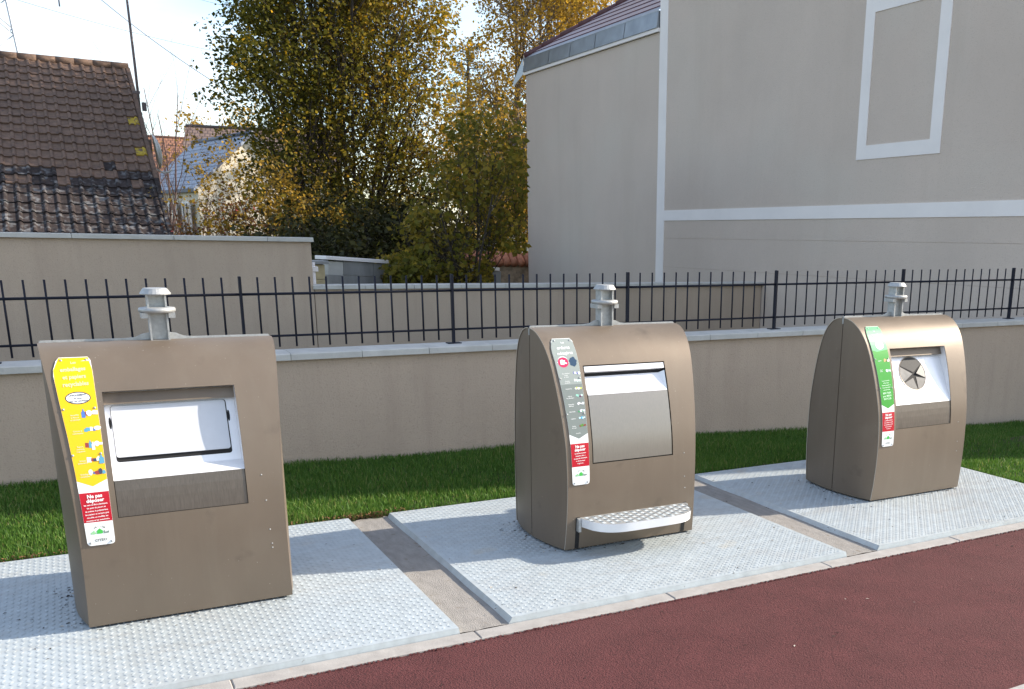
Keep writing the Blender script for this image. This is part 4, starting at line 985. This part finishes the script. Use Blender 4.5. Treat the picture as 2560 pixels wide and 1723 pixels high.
pl_.leaves('crown', L_main, mt, 6, .088, .12, .70, hue=lambda A: .085*A[:,0]-.03+.02*(A[:,2]-4), keep=lambda A: crown_in(A) & (A[:,2] > .25))  # gold shift towards the right paints the sunlit side into the leaf colour
# the smaller leafy tree in front of it
YF = .82
st_ = thing('leafy_young_tree', (5.95, 10.15, 0), 'smaller bushy tree with green-brown leaves, hanging over the block wall', 'tree')
pl_ = Plant(5)
for k in range(16):
    a = 2*math.pi*k/16+random.uniform(-.2, .2); tilt = random.uniform(.12, .5); pl_.branch((math.cos(a)*.1, math.sin(a)*.1, -.3), (math.cos(a)*tilt, math.sin(a)*tilt*.8, 1), random.uniform(3.0, 4.3), .024, 2, up=.3, wob=.2, kids=10, leafy=2, spread=.7)
for k in range(12):
    a = 2*math.pi*k/12; pl_.branch((0, 0, random.uniform(.4, 1.0)), (math.cos(a), math.sin(a)*.7, .3), random.uniform(1.0, 1.5), .016, 2, up=.05, wob=.2, kids=8, leafy=2, spread=.7)
for k in range(12):
    a = R(180+random.uniform(-45, 45)); pl_.branch((random.uniform(-.3, .1), 0, random.uniform(.3, 1.5)), (math.cos(a), math.sin(a)*.6, random.uniform(.05, .7)), random.uniform(1.3, 1.9), .016, 2, up=.08, wob=.2, kids=9, leafy=2, spread=.7)
def yk(A):
    return (A[:,0] > YF*np.interp(A[:,2]/YF, [0, 1.3, 2.3, 3.5, 4.2], [-1.2, -1.45, -1.05, -.3, .1])+.12*np.sin(A[:,2]*9)) & (A[:,0] < np.where(A[:,2] < 1.5, .36, .92)+.42*A[:,1]) & (A[:,2] < 3.35-.3*np.maximum(0, A[:,0])+.3*np.sin(A[:,0]*6)) & (A[:,1] > -1.45)
pl_.wood('trunk', M_bark, st_, keep=lambda A: yk(A) | (A[:,2] < .3))
pl_.leaves('crown', L_green, st_, 6, .074, .065, .72, hue=lambda A: .07*(A[:,0])+.10, keep=lambda A: (A[:,2] > .5) & yk(A))
# golden birch by the house
bi = thing('golden_birch', (13.4, 25.6, 0), 'golden-leaved birch with drooping twigs behind the tiled wing of the house', 'tree')
pl_ = Plant(9)
pl_.branch((0, 0, -.3), (.03, .0, 1), 12.0, .13, 3, up=.35, wob=.06, kids=17, leafy=1, spread=.72)
pl_.branch((.6, .5, -.3), (.12, .0, 1), 11.0, .10, 3, up=.35, wob=.07, kids=14, leafy=1, spread=.72)
bk = lambda A: A[:,0] > np.interp(A[:,2], [0, 4.5, 6.3, 7.4, 8.6, 11], [-2.2, -2.0, -.9, -1.1, -.45, .3])+.25*np.sin(A[:,2]*4)
pl_.wood('trunk', M_barkp, bi, keep=lambda A: bk(A) | (A[:,2] < .3))
pl_.leaves('crown', L_gold, bi, 9, .088, .18, .7, keep=lambda A: (A[:,2] > .4) & bk(A))
g2 = thing('golden_bush', (11.7, 21.6, 0), 'golden-brown bush between the leafy young tree and the rendered house', 'shrub')
pl_ = Plant(14)
for k in range(13):
    a = 2*math.pi*k/13; tl_ = .15+.4*(k % 3)/2; pl_.branch((math.cos(a)*.2, math.sin(a)*.2, -.3), (math.cos(a)*tl_, math.sin(a)*tl_, 1), random.uniform(3.4, 4.9), .035, 2, up=.25, wob=.2, kids=11, leafy=2, spread=.7)
pl_.wood('stem', M_bark, g2); pl_.leaves('foliage', L_gold, g2, 7, .085, .10, .7, hue=lambda A: -.12+0*A[:,0])
# pine far behind
pn = thing('pine_tree', (18.1, 42.2, 0), 'dark green pine standing far behind between the two golden trees', 'tree')
pl_ = Plant(31); pl_.seg.append(([np.array((0,0,-.3)), np.array((0,0,5.0)), np.array((.05,0,9.0)), np.array((.1,0,10.6))], [.2,.15,.08,.02]))
for k in range(40):
    z = 3.2+7.2*(k/40); a = k*2.4; L_ = 2.1*(1-(z-3.2)/8.2)+.3; pl_.branch((0, 0, z), (math.cos(a), math.sin(a), .12), L_, .03, 1, up=.1, wob=.1, kids=7, leafy=1, spread=.6)
pl_.wood('trunk', M_bark, pn); pl_.leaves('crown', L_pine, pn, 14, .11, .09, .3)
# bare trees behind the tiled roof
def bare(loc, label, seed, stems, h, tilt, kids=6, lev=2, r0=.055):
    t = thing('bare_tree', loc, label, 'tree', 'bare trees'); p = Plant(seed)
    for k in range(stems):
        a = 2*math.pi*k/stems+p.r.uniform(-.4, .4); p.branch((math.cos(a)*.15, math.sin(a)*.15, -.3), (math.cos(a)*tilt, math.sin(a)*tilt, 1), h*p.r.uniform(.75, 1.05), r0, lev, up=.35, wob=.12, kids=kids, spread=.5)
    p.wood('branch', mat('bare_bark', (.10, .062, .055), .95, var=.3, vscale=8), t)
bare((4.35, 40.0, 0), 'leafless upright tree just right of the antenna mast', 41, 6, 7.4, .12)
bare((5.15, 38.5, 0), 'leafless shrub in front of the slate roof, tangled thin twigs', 43, 7, 4.3, .28, 7, 2, .04)
# shrubs on the garden side of the taller wall, dark hedge behind the block wall
def shrub(name, label, loc, seed, n, h, tilt, m_, size, per=3, jit=.05, hue=None, group=None, kids=8, asp=.65):
    t = thing(name, loc, label, 'shrub', group); p = Plant(seed)
    for k in range(n):
        a = 2*math.pi*k/n+p.r.uniform(-.3, .3); q = p.r.uniform(.3, 1)*tilt
        p.branch((math.cos(a)*.1, math.sin(a)*.1, -.3), (math.cos(a)*q, math.sin(a)*q, 1), h*p.r.uniform(.7, 1.05), .02, 2, up=.2, wob=.2, kids=kids, spread=.7)
    p.wood('stem', M_bark, t); p.leaves('foliage', m_, t, per, size, jit, asp, hue)
shrub('red_shrub', 'reddish-brown low shrub beside the gable of the tiled house', (3.95, 20.5, 0), 51, 9, 2.5, .7, L_red, .07)
shrub('golden_shrub', 'golden-brown shrub in front of the cream gable, left of the big tree', (5.0, 20.0, 0), 52, 13, 3.5, .65, L_gold, .075, 5, .07, lambda A: -.25+0*A[:,0])
shrub('olive_shrub', 'olive shrub under the left side of the big tree', (5.6, 19.5, 0), 53, 10, 2.8, .75, L_green, .08)
for k, (x, y, h, lab) in enumerate(((4.9, 15.6, 2.0, 'dark evergreen bush behind the left end of the block wall'), (6.2, 17.6, 2.4, 'dark evergreen bush under the big tree'), (7.3, 19.4, 2.3, 'dark evergreen bush behind the leafy young tree'), (8.9, 20.4, 2.6, 'dark evergreen bush by the tile-capped wall'))):
    shrub('evergreen_bush', lab, (x, y, 0), 60+k, 13, h, .75, L_dark, .10, 4, .09, None, 'dark evergreen bushes', 9)
shrub('orange_tree', 'distant orange-leaved tree peeping over the slate roof', (13.0, 81, 0), 71, 8, 10.2, .13, L_gold, .26, 3, .25, lambda A: -.1+0*A[:,0])

# ------------------------------------------------------------------ pylon and overhead lines
M_py = mat('grey_lattice_steel', (.42, .45, .50), .6, .3)
py = thing('electricity_pylon', (-4.3, 185, 0), 'faint grey lattice pylon at the upper left edge of the sky', 'pylon')
H_ = 56
def hw_(z): return 4.6*(1-z/H_)+.8
for sx in (-1, 1):
    for sy in (-1, 1):
        mb = MB(); mb.tube([(sx*hw_(z), sy*hw_(z), z) for z in (0, 14, 28, 42, 56)], .17, 5); mb.build('leg', M_py, py)
zs = [6, 13, 19.5, 25.5, 31, 36, 41, 45.5, 50, 54]
for k in range(len(zs)-1):
    for sx, sy, tx, ty in ((-1,-1,1,-1), (1,-1,1,1), (1,1,-1,1), (-1,1,-1,-1)):
        a, b = hw_(zs[k]), hw_(zs[k+1])
        mb = MB(); mb.tube([(sx*a,sy*a,zs[k]),(tx*b,ty*b,zs[k+1])], .10, 4); mb.build('brace', M_py, py); mb = MB(); mb.tube([(tx*a,ty*a,zs[k]),(sx*b,sy*b,zs[k+1])], .10, 4); mb.build('brace', M_py, py)
for z, l in ((38, 9.5), (47, 7.5)):
    for sx in (-1, 1):
        mb = MB(); mb.tube([(0,-1,z),(sx*l,0,z+.6),(0,1,z)], .11, 4); mb.tube([(0,0,z+3),(sx*l,0,z+.6)], .11, 4); mb.build('crossarm', M_py, py)
        mb = MB(); mb.tube([(sx*l,0,z+.6),(sx*l,0,z-2.6)], .12, 5); mb.build('insulator', mat('insulator', (.12, .14, .2), .4), py)
M_wire = mat('wire', (.22, .24, .28), .6, .3)
def wire(label, a, b, sag, rad=.03):
    a, b = Vector(a), Vector(b); pts = [a.lerp(b, t)-Vector((0, 0, sag*4*t*(1-t))) for t in np.linspace(0, 1, 24)]
    mb = MB(); mb.tube(pts, rad, 4); tag(mb.build('power_line', M_wire), label, 'power line', 'overhead power lines')
wire('thin overhead wire sloping down from the pylon top towards the big tree', (1.4, 120, 30.5), (14.5, 95, 14.5), .8, .035)
wire('nearly level overhead wire high above the brown tiled roof', (-3, 185, 44.5), (60, 190, 38), 2.0, .04)
wire('nearly level overhead wire just above the brown tiled roof', (-3, 185, 36.2), (60, 190, 31), 2.0, .04)
